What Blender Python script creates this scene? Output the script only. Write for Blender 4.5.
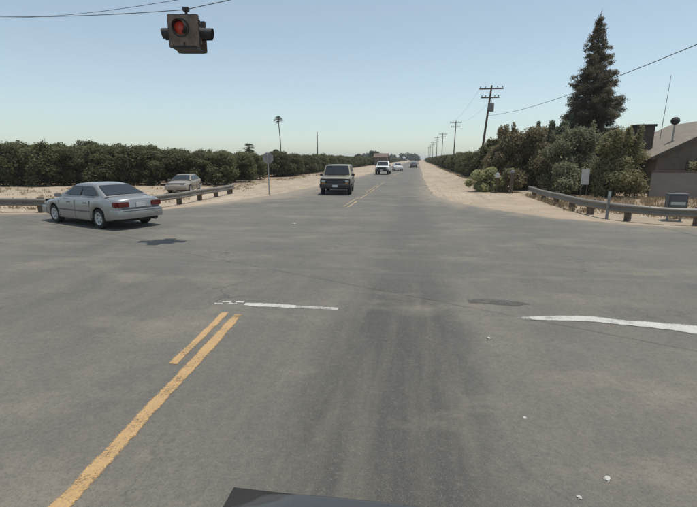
import bpy, bmesh, math, random
import numpy as np
from mathutils import Vector, Matrix
R = math.radians
PI = math.pi
for o in list(bpy.data.objects):
    bpy.data.objects.remove(o)
S = bpy.context.scene
C = S.collection

# ------------------------------------------------------------------ camera
cam_d = bpy.data.cameras.new('camera')
cam_d.sensor_width = 36.0
cam_d.lens = 36.0 * 430.0 / 697.0
cam_d.clip_start = 0.05
cam_d.clip_end = 9000
cam = bpy.data.objects.new('camera', cam_d)
C.objects.link(cam)
cam.location = (0, 0, 2.2)
cam.rotation_euler = (R(90 - 12.395), 0, R(8.971))
S.camera = cam

# ------------------------------------------------------------------ sky, sun, exposure
SUN_DIR = Vector((0.17, 0.10, 1.0)).normalized()
elev = math.asin(SUN_DIR.z)
azim = math.atan2(SUN_DIR.x, SUN_DIR.y)
W = bpy.data.worlds.new('World')
S.world = W
W.use_nodes = True
wn = W.node_tree
wn.nodes.clear()
wo = wn.nodes.new('ShaderNodeOutputWorld')
wb = wn.nodes.new('ShaderNodeBackground')
sk = wn.nodes.new('ShaderNodeTexSky')
sk.sky_type = 'NISHITA'
sk.sun_disc = False
sk.sun_elevation = elev
sk.sun_rotation = azim
sk.altitude = 90
sk.air_density = 1.0
sk.dust_density = 0.8
sk.ozone_density = 1.0
wb.inputs['Strength'].default_value = 0.104
hz = wn.nodes.new('ShaderNodeHueSaturation')          # summer haze: paler than the clean-air sky
hz.inputs['Saturation'].default_value = 0.64
wn.links.new(sk.outputs[0], hz.inputs['Color'])
tint = wn.nodes.new('ShaderNodeMix')
tint.data_type = 'RGBA'
tint.blend_type = 'MULTIPLY'
tint.inputs[0].default_value = 1.0
tint.inputs[7].default_value = (0.92, 1.0, 0.975, 1)
wn.links.new(hz.outputs[0], tint.inputs[6])
wn.links.new(tint.outputs[2], wb.inputs['Color'])
wn.links.new(wb.outputs[0], wo.inputs['Surface'])
sun_d = bpy.data.lights.new('sun', 'SUN')
sun_d.energy = 2.75
sun_d.angle = R(0.55)
sun_d.color = (1.0, 0.955, 0.88)
sun = bpy.data.objects.new('sun', sun_d)
C.objects.link(sun)
sun.location = (0, 0, 40)
sun.rotation_euler = (-SUN_DIR).to_track_quat('-Z', 'Y').to_euler()
vs = S.view_settings
vs.view_transform = 'Standard'
vs.look = 'None'
vs.gamma = 1.0
vs.use_curve_mapping = False
vs.exposure = 0.4
S.render.engine = 'CYCLES'

# ------------------------------------------------------------------ material helpers
MATS = {}


class NT:
    def __init__(self, name):
        self.m = bpy.data.materials.new(name)
        self.m.use_nodes = True
        self.t = self.m.node_tree
        self.t.nodes.clear()
        self.out = self.n('ShaderNodeOutputMaterial')
        self.p = self.n('ShaderNodeBsdfPrincipled')
        self.l(self.p.outputs[0], self.out.inputs['Surface'])

    def n(self, typ, **kw):
        nd = self.t.nodes.new(typ)
        for k, v in kw.items():
            setattr(nd, k, v)
        return nd

    def l(self, a, b):
        self.t.links.new(a, b)

    def coord(self, kind='Object'):
        return self.n('ShaderNodeTexCoord').outputs[kind]

    def pos(self):
        return self.n('ShaderNodeNewGeometry').outputs['Position']

    def mapping(self, vec, scale=(1, 1, 1), loc=(0, 0, 0), rot=(0, 0, 0)):
        m = self.n('ShaderNodeMapping')
        m.inputs['Scale'].default_value = scale
        m.inputs['Location'].default_value = loc
        m.inputs['Rotation'].default_value = rot
        self.l(vec, m.inputs['Vector'])
        return m.outputs[0]

    def noise(self, vec, scale, detail=4, rough=0.55, dist=0.0):
        n = self.n('ShaderNodeTexNoise')
        n.inputs['Scale'].default_value = scale
        n.inputs['Detail'].default_value = detail
        n.inputs['Roughness'].default_value = rough
        n.inputs['Distortion'].default_value = dist
        self.l(vec, n.inputs['Vector'])
        return n.outputs['Fac']

    def ramp(self, fac, stops):
        r = self.n('ShaderNodeValToRGB')
        el = r.color_ramp.elements
        while len(el) < len(stops):
            el.new(0.5)
        for e, (p, c) in zip(el, stops):
            e.position = p
            e.color = (c, c, c, 1) if isinstance(c, (int, float)) else (*c, 1)
        self.l(fac, r.inputs[0])
        return r.outputs[0]

    def mix(self, fac, a, b, mode='MIX'):
        m = self.n('ShaderNodeMix', data_type='RGBA', blend_type=mode)
        for i, v in ((0, fac), (6, a), (7, b)):
            sock = m.inputs[i]
            if hasattr(v, 'is_linked'):
                self.l(v, sock)
            elif isinstance(v, (int, float)):
                sock.default_value = v if i == 0 else (v, v, v, 1)
            else:
                sock.default_value = (*v, 1)
        return m.outputs[2]

    def math(self, op, a, b=0.0, c=0.0):
        m = self.n('ShaderNodeMath', operation=op)
        for i, v in enumerate((a, b, c)):
            if hasattr(v, 'is_linked'):
                self.l(v, m.inputs[i])
            else:
                m.inputs[i].default_value = v
        return m.outputs[0]

    def bump(self, h, strength=0.3, dist=0.01):
        b = self.n('ShaderNodeBump')
        b.inputs['Strength'].default_value = strength
        b.inputs['Distance'].default_value = dist
        self.l(h, b.inputs['Height'])
        self.l(b.outputs[0], self.p.inputs['Normal'])

    def col(self, c):
        if hasattr(c, 'is_linked'):
            self.l(c, self.p.inputs['Base Color'])
        else:
            self.p.inputs['Base Color'].default_value = (*c, 1)

    def set(self, **kw):
        for k, v in kw.items():
            s = self.p.inputs[k.replace('_', ' ')]
            if hasattr(v, 'is_linked'):
                self.l(v, s)
            else:
                s.default_value = v


def simple(name, col, rough=0.6, metal=0.0, var=0.25, scale=6.0, bump=0.0, coat=0.0):
    t = NT(name)
    v = t.coord()
    nz = t.noise(v, scale, 5, 0.6)
    dark = tuple(c * (1 - var) for c in col)
    lite = tuple(min(1, c * (1 + var)) for c in col)
    t.col(t.ramp(nz, [(0.3, dark), (0.7, lite)]))
    t.set(Roughness=rough, Metallic=metal)
    if coat:
        t.set(Coat_Weight=coat, Coat_Roughness=0.08)
    if bump:
        t.bump(t.noise(v, scale * 8, 3), bump, 0.01)
    MATS[name] = t.m
    return t.m


def paint(name, col, metal=0.5, rough=0.35):
    """car paint with a film of road dust"""
    t = NT(name)
    v = t.coord()
    z = t.n('ShaderNodeSeparateXYZ')
    t.l(v, z.inputs[0])
    low = t.ramp(z.outputs['Z'], [(0.25, 1.0), (0.75, 0.0)])
    nz = t.noise(v, 3.5, 6, 0.65)
    dust = t.math('MULTIPLY', t.math('ADD', t.math('MULTIPLY', low, 0.45), 0.12), nz)
    t.col(t.mix(dust, col, (0.30, 0.25, 0.19)))
    t.set(Roughness=t.math('ADD', t.math('MULTIPLY', dust, 0.6), rough), Metallic=metal, Coat_Weight=0.5, Coat_Roughness=0.12)
    MATS[name] = t.m
    return t.m


def leaf_mat(name, c1, c2, c3, trans=0.48):
    t = NT(name)
    g = t.n('ShaderNodeNewGeometry')
    rnd = g.outputs['Random Per Island']
    c = t.ramp(rnd, [(0.0, c1), (0.5, c2), (1.0, c3)])
    big = t.noise(t.coord(), 0.9, 3, 0.6)
    c = t.mix(t.ramp(big, [(0.35, 0.0), (0.65, 0.55)]), c, c3)
    oi = t.n('ShaderNodeObjectInfo')
    hsv = t.n('ShaderNodeHueSaturation')
    t.l(c, hsv.inputs['Color'])
    t.l(t.math('ADD', t.math('MULTIPLY', oi.outputs['Random'], 0.4), 0.8), hsv.inputs['Value'])
    t.l(t.math('ADD', t.math('MULTIPLY', oi.outputs['Random'], 0.03), 0.485), hsv.inputs['Hue'])
    c = hsv.outputs[0]
    t.col(c)
    t.set(Roughness=0.62)
    t.p.inputs['Specular IOR Level'].default_value = 0.25
    tr = t.n('ShaderNodeBsdfTranslucent')
    t.l(c, tr.inputs['Color'])
    ms = t.n('ShaderNodeMixShader')
    ms.inputs[0].default_value = trans
    t.l(t.p.outputs[0], ms.inputs[1])
    t.l(tr.outputs[0], ms.inputs[2])
    t.l(ms.outputs[0], t.out.inputs['Surface'])
    MATS[name] = t.m
    return t.m


def mat_sand():
    t = NT('sandy_soil')
    v = t.pos()
    a = t.noise(v, 0.10, 5, 0.6)
    b = t.noise(v, 0.9, 6, 0.65)
    c = t.noise(v, 14.0, 5, 0.7)
    col = t.ramp(a, [(0.32, (0.30, 0.236, 0.165)), (0.5, (0.385, 0.308, 0.222)), (0.68, (0.46, 0.378, 0.285))])
    col = t.mix(t.ramp(b, [(0.42, 0.0), (0.62, 0.55)]), col, (0.265, 0.205, 0.148))
    ru = t.noise(t.mapping(v, (2.2, 0.12, 1)), 1.0, 5, 0.6)
    col = t.mix(t.ramp(ru, [(0.5, 0.0), (0.66, 0.5)]), col, (0.245, 0.198, 0.150))
    col = t.mix(t.ramp(c, [(0.5, 0.0), (0.75, 0.45)]), col, (0.26, 0.20, 0.14))
    t.col(col)
    t.set(Roughness=0.95)
    t.bump(t.math('ADD', t.math('MULTIPLY', b, 4.0), c), 0.6, 0.03)
    return t.m


def mat_soil():
    t = NT('tilled_soil')
    v = t.pos()
    b = t.noise(v, 0.8, 6, 0.65)
    c = t.noise(v, 9.0, 5, 0.7)
    col = t.ramp(b, [(0.3, (0.20, 0.145, 0.10)), (0.7, (0.36, 0.265, 0.18))])
    col = t.mix(t.ramp(c, [(0.45, 0.0), (0.75, 0.5)]), col, (0.15, 0.11, 0.08))
    t.col(col)
    t.set(Roughness=0.95)
    t.bump(c, 0.8, 0.04)
    return t.m


def mat_asphalt():
    t = NT('asphalt')
    v = t.pos()
    sep = t.n('ShaderNodeSeparateXYZ')
    t.l(v, sep.inputs[0])
    X, Y = sep.outputs['X'], sep.outputs['Y']
    big = t.noise(v, 0.22, 5, 0.6)
    med = t.noise(t.mapping(v, (1.0, 0.55, 1)), 1.3, 6, 0.68)
    fine = t.noise(v, 60.0, 4, 0.75)
    grit = t.noise(v, 190.0, 2, 0.6)
    col = t.ramp(big, [(0.34, (0.098, 0.093, 0.083)), (0.5, (0.124, 0.116, 0.102)), (0.66, (0.160, 0.149, 0.128))])
    col = t.mix(t.ramp(med, [(0.42, 0.0), (0.62, 0.65)]), col, (0.172, 0.160, 0.135))
    # tyre-polished darker lane of the main road on this side of the crossing
    wob = t.math('MULTIPLY', t.math('SUBTRACT', med, 0.5), 1.2)
    lane = t.ramp(t.math('ABSOLUTE', t.math('ADD', t.math('ADD', X, 0.15), wob)), [(0.45, 1.0), (1.0, 0.0)])
    near = t.ramp(t.math('MULTIPLY', Y, 0.1), [(0.58, 1.0), (1.0, 0.35)])
    col = t.mix(t.math('MULTIPLY', t.math('MULTIPLY', lane, near), 0.92), col, (0.054, 0.052, 0.049))
    # wheel tracks of the crossing road, running along X
    wv = t.math('ADD', Y, t.math('MULTIPLY', t.math('SUBTRACT', big, 0.5), 1.6))
    for y0, wd, am in ((8.3, 0.5, 0.35), (10.0, 0.4, 0.3), (12.6, 0.5, 0.32), (14.2, 0.4, 0.3)):
        band = t.ramp(t.math('ABSOLUTE', t.math('SUBTRACT', wv, y0)), [(0.0, 1.0), (wd, 0.0)])
        col = t.mix(t.math('MULTIPLY', band, am), col, (0.095, 0.093, 0.090))
    # seal strips running across, streaked
    st = t.noise(t.mapping(v, (0.10, 2.6, 1)), 1.0, 5, 0.6)
    xs_ = t.ramp(t.math('MULTIPLY', Y, 0.05), [(0.33, 0.0), (0.42, 1.0)])
    col = t.mix(t.math('MULTIPLY', t.ramp(st, [(0.52, 0.0), (0.70, 0.42)]), xs_), col, (0.205, 0.194, 0.172))
    sl = t.noise(t.mapping(v, (2.4, 0.22, 1)), 1.0, 6, 0.65)
    col = t.mix(t.math('MULTIPLY', t.ramp(sl, [(0.46, 0.0), (0.66, 0.6)]), t.math('SUBTRACT', 1.0, xs_)), col, (0.168, 0.150, 0.121))
    # sandy dust tracked onto the asphalt
    du = t.noise(t.mapping(v, (0.8, 1.3, 1), (3.1, 7.7, 0)), 0.55, 6, 0.66)
    col = t.mix(t.ramp(du, [(0.52, 0.0), (0.70, 0.62)]), col, (0.285, 0.248, 0.192))
    # sand thinning out over the asphalt towards the shoulders of the far leg
    far = t.ramp(t.math('MULTIPLY', Y, 0.02), [(0.27, 0.0), (0.33, 1.0)])
    qr = t.math('POWER', t.math('MAXIMUM', t.math('SUBTRACT', 26.5, Y), 0.0), 2.0)
    er = t.math('SUBTRACT', X, t.math('ADD', t.math('MULTIPLY', qr, 0.055), 0.8))
    el = t.math('SUBTRACT', t.math('SUBTRACT', -7.4, t.math('MULTIPLY', qr, 0.058)), X)
    eb = t.math('SUBTRACT', Y, 15.6)
    outer = t.ramp(t.math('MULTIPLY', t.math('ABSOLUTE', t.math('ADD', X, 3.3)), 0.05), [(0.45, 0.0), (0.6, 1.0)])
    eb = t.math('SUBTRACT', eb, t.math('MULTIPLY', t.math('SUBTRACT', 1.0, outer), 2000.0))
    ed = t.math('MAXIMUM', t.math('MAXIMUM', er, el), eb)
    ed = t.math('ADD', t.math('ADD', t.math('MULTIPLY', ed, 0.21), t.math('MULTIPLY', t.math('SUBTRACT', med, 0.5), 0.9)), 0.5)
    col = t.mix(t.math('MULTIPLY', t.ramp(ed, [(0.10, 0.0), (0.34, 0.30), (0.54, 0.95)]), far), col, (0.31, 0.262, 0.200))
    # cracks
    vo = t.n('ShaderNodeTexVoronoi', feature='DISTANCE_TO_EDGE')
    vo.inputs['Scale'].default_value = 0.55
    wv3 = t.n('ShaderNodeVectorMath', operation='ADD')
    nz = t.n('ShaderNodeTexNoise')
    nz.inputs['Scale'].default_value = 1.7
    nz.inputs['Detail'].default_value = 5
    t.l(v, nz.inputs['Vector'])
    t.l(v, wv3.inputs[0])
    t.l(nz.outputs['Color'], wv3.inputs[1])
    t.l(wv3.outputs[0], vo.inputs['Vector'])
    cr = t.ramp(vo.outputs['Distance'], [(0.0, 1.0), (0.011, 0.0)])
    cmask = t.ramp(t.noise(v, 0.37, 3), [(0.5, 0.0), (0.62, 1.0)])
    crk = t.math('MULTIPLY', cr, cmask)
    col = t.mix(t.math('MULTIPLY', crk, 0.8), col, (0.05, 0.05, 0.05))
    sp_ = t.noise(v, 22.0, 9, 0.82)
    col = t.mix(t.ramp(sp_, [(0.36, 0.5), (0.50, 0.0)]), col, (0.07, 0.068, 0.064))
    col = t.mix(t.ramp(sp_, [(0.52, 0.0), (0.68, 0.45)]), col, (0.235, 0.215, 0.18))
    # aggregate
    col = t.mix(t.ramp(fine, [(0.30, 0.75), (0.52, 0.0)]), col, (0.075, 0.084, 0.082))
    col = t.mix(t.ramp(grit, [(0.56, 0.0), (0.74, 0.7)]), col, (0.30, 0.28, 0.25))
    col = t.mix(1.0, col, (0.89, 0.872, 0.835), 'MULTIPLY')
    t.col(col)
    t.set(Roughness=t.ramp(med, [(0.3, 0.72), (0.7, 0.9)]))
    t.bump(t.math('SUBTRACT', t.math('ADD', fine, t.math('MULTIPLY', grit, 0.6)), t.math('MULTIPLY', crk, 1.5)), 0.45, 0.006)
    return t.m


def mat_roadpaint(name, col, worn):
    t = NT(name)
    v = t.pos()
    uv = t.n('ShaderNodeSeparateXYZ')
    t.l(t.coord('UV'), uv.inputs[0])
    a = t.noise(v, 3.2, 6, 0.7)
    b = t.noise(v, 60.0, 6, 0.8)
    s_ = t.math('ADD', t.math('MULTIPLY', a, 0.5), t.math('MULTIPLY', b, 0.5))
    edge = t.ramp(t.math('ABSOLUTE', uv.outputs['Y']), [(0.6, 0.0), (1.0, 0.2)])
    s_ = t.math('SUBTRACT', s_, edge)
    cover = t.ramp(s_, [(worn - 0.05, 0.0), (worn + 0.06, 0.94)])
    c = t.mix(t.ramp(a, [(0.35, 0.45), (0.6, 0.0)]), col, tuple(x * 0.62 for x in col))
    t.col(t.mix(t.ramp(b, [(0.38, 0.55), (0.60, 0.0)]), c, (0.22, 0.20, 0.165)))
    t.set(Roughness=0.8)
    t.bump(b, 0.3, 0.004)
    tr = t.n('ShaderNodeBsdfTransparent')
    ms = t.n('ShaderNodeMixShader')
    t.l(cover, ms.inputs[0])
    t.l(tr.outputs[0], ms.inputs[1])
    t.l(t.p.outputs[0], ms.inputs[2])
    t.l(ms.outputs[0], t.out.inputs['Surface'])
    return t.m


def mat_metal_galv(name, col=(0.42, 0.42, 0.41)):
    t = NT(name)
    v = t.coord()
    a = t.noise(v, 2.2, 6, 0.65)
    b = t.noise(t.mapping(v, (1, 1, 0.25)), 7.0, 5, 0.7)
    c = t.ramp(a, [(0.3, tuple(x * 0.75 for x in col)), (0.7, col)])
    c = t.mix(t.ramp(b, [(0.55, 0.0), (0.72, 0.7)]), c, (0.20, 0.15, 0.10))
    t.col(c)
    t.set(Metallic=0.35, Roughness=0.6)
    return t.m


def mat_wood(name, c1, c2):
    t = NT(name)
    v = t.coord()
    a = t.noise(t.mapping(v, (9, 9, 0.5)), 3.0, 6, 0.7)
    t.col(t.ramp(a, [(0.3, c1), (0.7, c2)]))
    t.set(Roughness=0.9)
    t.bump(a, 0.6, 0.01)
    return t.m


def mat_blockwall():
    t = NT('block_wall')
    v = t.coord()
    br = t.n('ShaderNodeTexBrick')
    br.inputs['Scale'].default_value = 1.0
    br.inputs['Brick Width'].default_value = 0.4
    br.inputs['Row Height'].default_value = 0.2
    br.inputs['Mortar Size'].default_value = 0.008
    br.inputs['Color1'].default_value = (0.25, 0.212, 0.19, 1)
    br.inputs['Color2'].default_value = (0.27, 0.23, 0.205, 1)
    br.inputs['Mortar'].default_value = (0.21, 0.18, 0.16, 1)
    t.l(t.mapping(v, rot=(R(90), 0, 0)), br.inputs['Vector'])
    n = t.noise(v, 1.5, 5)
    t.col(t.mix(t.ramp(n, [(0.4, 0.0), (0.7, 0.4)]), br.outputs['Color'], (0.20, 0.17, 0.15)))
    t.set(Roughness=0.9)
    t.bump(br.outputs['Fac'], -0.4, 0.01)
    return t.m


def mat_shingle():
    t = NT('roof_shingle')
    v = t.coord('UV')
    br = t.n('ShaderNodeTexBrick')
    br.inputs['Scale'].default_value = 1.0
    br.inputs['Brick Width'].default_value = 0.30
    br.inputs['Row Height'].default_value = 0.14
    br.inputs['Mortar Size'].default_value = 0.01
    br.inputs['Color1'].default_value = (0.20, 0.172, 0.138, 1)
    br.inputs['Color2'].default_value = (0.27, 0.234, 0.185, 1)
    br.inputs['Mortar'].default_value = (0.14, 0.12, 0.10, 1)
    t.l(v, br.inputs['Vector'])
    n = t.noise(t.coord(), 0.9, 6)
    t.col(t.mix(t.ramp(n, [(0.4, 0.0), (0.7, 0.5)]), br.outputs['Color'], (0.19, 0.165, 0.135)))
    t.set(Roughness=0.95)
    t.bump(br.outputs['Fac'], -0.5, 0.015)
    return t.m


def mat_glass(name, col=(0.02, 0.024, 0.026)):
    t = NT(name)
    t.col(col)
    t.set(Roughness=0.06, Metallic=0.0)
    t.p.inputs['Specular IOR Level'].default_value = 0.6
    n = t.noise(t.coord(), 2.0, 5)
    t.set(Roughness=t.ramp(n, [(0.3, 0.05), (0.7, 0.22)]))
    return t.m


M = {
    'sand': mat_sand(), 'soil': mat_soil(), 'asphalt': mat_asphalt(),
    'yellow': mat_roadpaint('yellow_road_paint', (0.53, 0.325, 0.13), 0.415),
    'yellow_worn': mat_roadpaint('worn_yellow_paint', (0.44, 0.34, 0.19), 0.45),
    'white': mat_roadpaint('white_road_paint', (0.60, 0.59, 0.55), 0.40),
    'white_worn': mat_roadpaint('worn_white_paint', (0.48, 0.47, 0.44), 0.46),
    'tar': mat_roadpaint('old_tar', (0.060, 0.058, 0.055), 0.44),
    'galv': mat_metal_galv('galvanised_steel'), 'rail': mat_metal_galv('weathered_rail', (0.24, 0.22, 0.19)),
    'postwood': mat_wood('dark_post_timber', (0.06, 0.045, 0.035), (0.15, 0.115, 0.085)),
    'polewood': mat_wood('pole_timber', (0.075, 0.055, 0.04), (0.17, 0.13, 0.10)),
    'bark': mat_wood('bark', (0.075, 0.058, 0.046), (0.18, 0.145, 0.115)),
    'blockwall': mat_blockwall(), 'shingle': mat_shingle(), 'glass': mat_glass('car_glass'),
    'stucco': simple('stucco', (0.185, 0.145, 0.118), 0.9, var=0.15, scale=3, bump=0.2),
    'fascia': simple('fascia_board', (0.10, 0.075, 0.06), 0.8),
    'brick': simple('chimney_brick', (0.085, 0.062, 0.052), 0.9, var=0.4, scale=9, bump=0.4),
    'soot': simple('soot_cap', (0.03, 0.028, 0.027), 0.8),
    'rubber': simple('tyre_rubber', (0.022, 0.021, 0.020), 0.85, var=0.3, scale=20),
    'rim': simple('wheel_alloy', (0.50, 0.50, 0.50), 0.45, 0.15, scale=12),
    'darkrim': simple('wheel_steel', (0.12, 0.12, 0.12), 0.55, 0.5, scale=12),
    'black_plastic': simple('black_plastic', (0.022, 0.022, 0.023), 0.6, scale=10),
    'trim': simple('grey_trim', (0.10, 0.10, 0.105), 0.55, scale=10),
    'under': simple('underbody', (0.018, 0.017, 0.016), 0.9),
    'chrome': simple('chrome', (0.62, 0.62, 0.62), 0.2, 0.95, var=0.1),
    'lamp_clear': simple('headlamp_lens', (0.55, 0.56, 0.56), 0.15, 0.3, var=0.1),
    'lamp_red': simple('tail_lamp_lens', (0.13, 0.013, 0.012), 0.25, var=0.2),
    'lamp_amber': simple('amber_lens', (0.55, 0.20, 0.03), 0.3, var=0.2),
    'plate': simple('number_plate', (0.55, 0.55, 0.54), 0.5, var=0.1),
    'silver': paint('silver_paint', (0.33, 0.33, 0.325), 0.55, 0.32),
    'white_car': paint('white_paint', (0.72, 0.72, 0.70), 0.0, 0.35),
    'tan_car': paint('tan_paint', (0.28, 0.245, 0.20), 0.2, 0.4),
    'suv_paint': paint('dull_olive_tan_paint', (0.205, 0.19, 0.15), 0.2, 0.4),
    'dark_car': paint('charcoal_paint', (0.035, 0.036, 0.04), 0.2, 0.35),
    'navy_car': paint('dark_blue_paint', (0.03, 0.032, 0.038), 0.2, 0.4),
    'bra': simple('vinyl_bra', (0.020, 0.020, 0.021), 0.65, scale=14, bump=0.1),
    'beacon': simple('weathered_beacon_metal', (0.165, 0.122, 0.095), 0.75, 0.1, var=0.4, scale=5),
    'beacon_dark': simple('black_visor', (0.022, 0.021, 0.021), 0.6),
    'wire': simple('cable', (0.035, 0.035, 0.037), 0.7),
    'xfmr': simple('transformer_grey', (0.17, 0.18, 0.18), 0.5, 0.3),
    'ceramic': simple('insulator', (0.16, 0.09, 0.06), 0.35),
    'sign_back': mat_metal_galv('sign_aluminium', (0.30, 0.30, 0.30)),
    'white_board': simple('white_board_paint', (0.48, 0.48, 0.46), 0.6, var=0.12),
    'red': simple('red_sign_face', (0.42, 0.02, 0.025), 0.5, var=0.1),
    'box_grey': simple('cabinet_paint', (0.10, 0.105, 0.11), 0.5, var=0.2),
    'rust_roof': simple('rusty_roof_sheet', (0.13, 0.09, 0.07), 0.8, var=0.3, scale=1.5),
    'barn': simple('barn_board', (0.14, 0.11, 0.085), 0.9, var=0.3),
    'paper': simple('litter_paper', (0.46, 0.44, 0.40), 0.8, var=0.15, scale=30),
    'rock': simple('broken_asphalt', (0.055, 0.052, 0.05), 0.9, var=0.4, scale=20, bump=0.4),
    'dry_grass': leaf_mat('dry_grass', (0.34, 0.27, 0.16), (0.46, 0.37, 0.23), (0.30, 0.235, 0.14), 0.35),
    'leaf_orchard': leaf_mat('orchard_leaf', (0.078, 0.098, 0.036), (0.130, 0.146, 0.056), (0.130, 0.112, 0.062)),
    'leaf_far': leaf_mat('far_leaf', (0.050, 0.066, 0.034), (0.07, 0.085, 0.045), (0.06, 0.065, 0.04)),
    'leaf_brown': leaf_mat('brown_olive_leaf', (0.175, 0.16, 0.085), (0.275, 0.24, 0.14), (0.245, 0.20, 0.12)),
    'leaf_olive': leaf_mat('grey_olive_leaf', (0.14, 0.155, 0.085), (0.25, 0.25, 0.15), (0.20, 0.185, 0.12)),
    'leaf_tan': leaf_mat('tan_olive_leaf', (0.18, 0.18, 0.085), (0.31, 0.285, 0.15), (0.25, 0.215, 0.125)),
    'leaf_light': leaf_mat('light_green_leaf', (0.23, 0.24, 0.115), (0.40, 0.38, 0.21), (0.31, 0.28, 0.16)),
    'leaf_green': leaf_mat('fresh_green_leaf', (0.11, 0.15, 0.085), (0.18, 0.21, 0.125), (0.14, 0.15, 0.095)),
    'leaf_conifer': leaf_mat('conifer_needles', (0.125, 0.130, 0.078), (0.195, 0.182, 0.112), (0.205, 0.172, 0.115), 0.45),
    'leaf_palm': leaf_mat('palm_frond', (0.045, 0.055, 0.03), (0.07, 0.08, 0.045), (0.08, 0.07, 0.045), 0.2),
}


def mat_lens_red():
    t = NT('beacon_red_lens')
    t.col((0.27, 0.03, 0.022))
    t.set(Roughness=0.25)
    t.p.inputs['Emission Color'].default_value = (1.0, 0.10, 0.05, 1)
    t.p.inputs['Emission Strength'].default_value = 0.05
    return t.m


M['lens'] = mat_lens_red()


# ------------------------------------------------------------------ mesh helpers
def mesh_from(name, verts, faces, mat, smooth=None):
    me = bpy.data.meshes.new(name)
    me.from_pydata([tuple(v) for v in verts], [], faces)
    me.update()
    me.materials.append(mat)
    if smooth is not None:
        me.polygons.foreach_set('use_smooth', [True] * len(me.polygons))
        me.set_sharp_from_angle(angle=R(smooth))
    return me


def link(name, me, parent=None, loc=(0, 0, 0), rz=0.0):
    o = bpy.data.objects.new(name, me)
    C.objects.link(o)
    o.location = loc
    o.rotation_euler = (0, 0, rz)
    if parent is not None:
        o.parent = parent
    return o


def tag(o, label, cat, group=None):
    o['label'] = label
    o['category'] = cat
    if group:
        o['group'] = group
    return o


def thing(name, label, cat, loc=(0, 0, 0), rz=0.0, group=None):
    o = link(name, None, None, loc, rz)
    o.empty_display_size = 0.2
    return tag(o, label, cat, group)


def structure(o):
    o['kind'] = 'structure'
    return o


class MB:
    """collects simple solids into one mesh"""

    def __init__(self):
        self.v, self.f = [], []

    def add(self, vs, fs):
        b = len(self.v)
        self.v += [Vector(v) for v in vs]
        self.f += [[i + b for i in f] for f in fs]
        return self

    def box(self, x0, x1, y0, y1, z0, z1, m=None):
        vs = [Vector(p) for p in ((x0, y0, z0), (x1, y0, z0), (x1, y1, z0), (x0, y1, z0),
                                  (x0, y0, z1), (x1, y0, z1), (x1, y1, z1), (x0, y1, z1))]
        if m is not None:
            vs = [m @ v for v in vs]
        return self.add(vs, [(0, 3, 2, 1), (4, 5, 6, 7), (0, 1, 5, 4), (1, 2, 6, 5), (2, 3, 7, 6), (3, 0, 4, 7)])

    def rings(self, rings, cap0=True, cap1=True, closed=True):
        n = len(rings[0])
        vs = [p for r in rings for p in r]
        fs = []
        for k in range(len(rings) - 1):
            for i in range(n if closed else n - 1):
                j = (i + 1) % n
                fs.append((k * n + i, k * n + j, (k + 1) * n + j, (k + 1) * n + i))
        if cap0:
            fs.append(tuple(reversed(range(n))))
        if cap1:
            fs.append(tuple(range((len(rings) - 1) * n, len(rings) * n)))
        return self.add(vs, fs)

    def tube(self, pts, rads, n=8, cap=True):
        pts = [Vector(p) for p in pts]
        if isinstance(rads, (int, float)):
            rads = [rads] * len(pts)
        rs = []
        for i, p in enumerate(pts):
            d = (pts[min(i + 1, len(pts) - 1)] - pts[max(i - 1, 0)]).normalized()
            a = d.orthogonal().normalized() if abs(d.z) < 0.9 else Vector((1, 0, 0))
            a = (a - d * a.dot(d)).normalized()
            if abs(d.z) < 0.9:
                a = d.cross(Vector((0, 0, 1))).normalized()
            b = d.cross(a).normalized()
            rs.append([p + rads[i] * (math.cos(t) * a + math.sin(t) * b) for t in (2 * PI * k / n for k in range(n))])
        return self.rings(rs, cap, cap)

    def lathe(self, prof, axis='z', n=20, m=None, cap=True):
        rs = []
        for r, z in prof:
            ring = []
            for k in range(n):
                t = 2 * PI * k / n
                p = Vector((r * math.cos(t), r * math.sin(t), z))
                if axis == 'y':
                    p = Vector((p.x, p.z, -p.y))
                ring.append(m @ p if m is not None else p)
            rs.append(ring)
        return self.rings(rs, cap, cap)

    def mesh(self, name, mat, smooth=None):
        return mesh_from(name, self.v, self.f, mat, smooth)

    def build(self, name, mat, parent=None, smooth=None, loc=(0, 0, 0), rz=0.0):
        return link(name, self.mesh(name, mat, smooth), parent, loc, rz)


def bevel_obj(o, w=0.02, seg=2, ang=40):
    bm = bmesh.new()
    bm.from_mesh(o.data)
    es = [e for e in bm.edges if len(e.link_faces) == 2 and e.calc_face_angle(0) > R(ang)]
    bmesh.ops.bevel(bm, geom=es, offset=w, segments=seg, affect='EDGES', clamp_overlap=True)
    bm.to_mesh(o.data)
    bm.free()


def quads_mesh(name, P, A, B, mat):
    """P centres, A and B half axes (n,3): one leaf quad each, slightly folded"""
    n = len(P)
    V = np.empty((n, 4, 3), np.float32)
    V[:, 0] = P - A
    V[:, 1] = P - 0.15 * A + B
    V[:, 2] = P + A
    V[:, 3] = P - 0.15 * A - B
    me = bpy.data.meshes.new(name)
    me.vertices.add(4 * n)
    me.vertices.foreach_set('co', V.ravel())
    me.loops.add(4 * n)
    me.loops.foreach_set('vertex_index', np.arange(4 * n, dtype=np.int32))
    me.polygons.add(n)
    me.polygons.foreach_set('loop_start', np.arange(0, 4 * n, 4, dtype=np.int32))
    me.update(calc_edges=True)
    me.materials.append(mat)
    return me


def unit(a):
    return a / np.maximum(np.linalg.norm(a, axis=1, keepdims=True), 1e-6)


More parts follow.
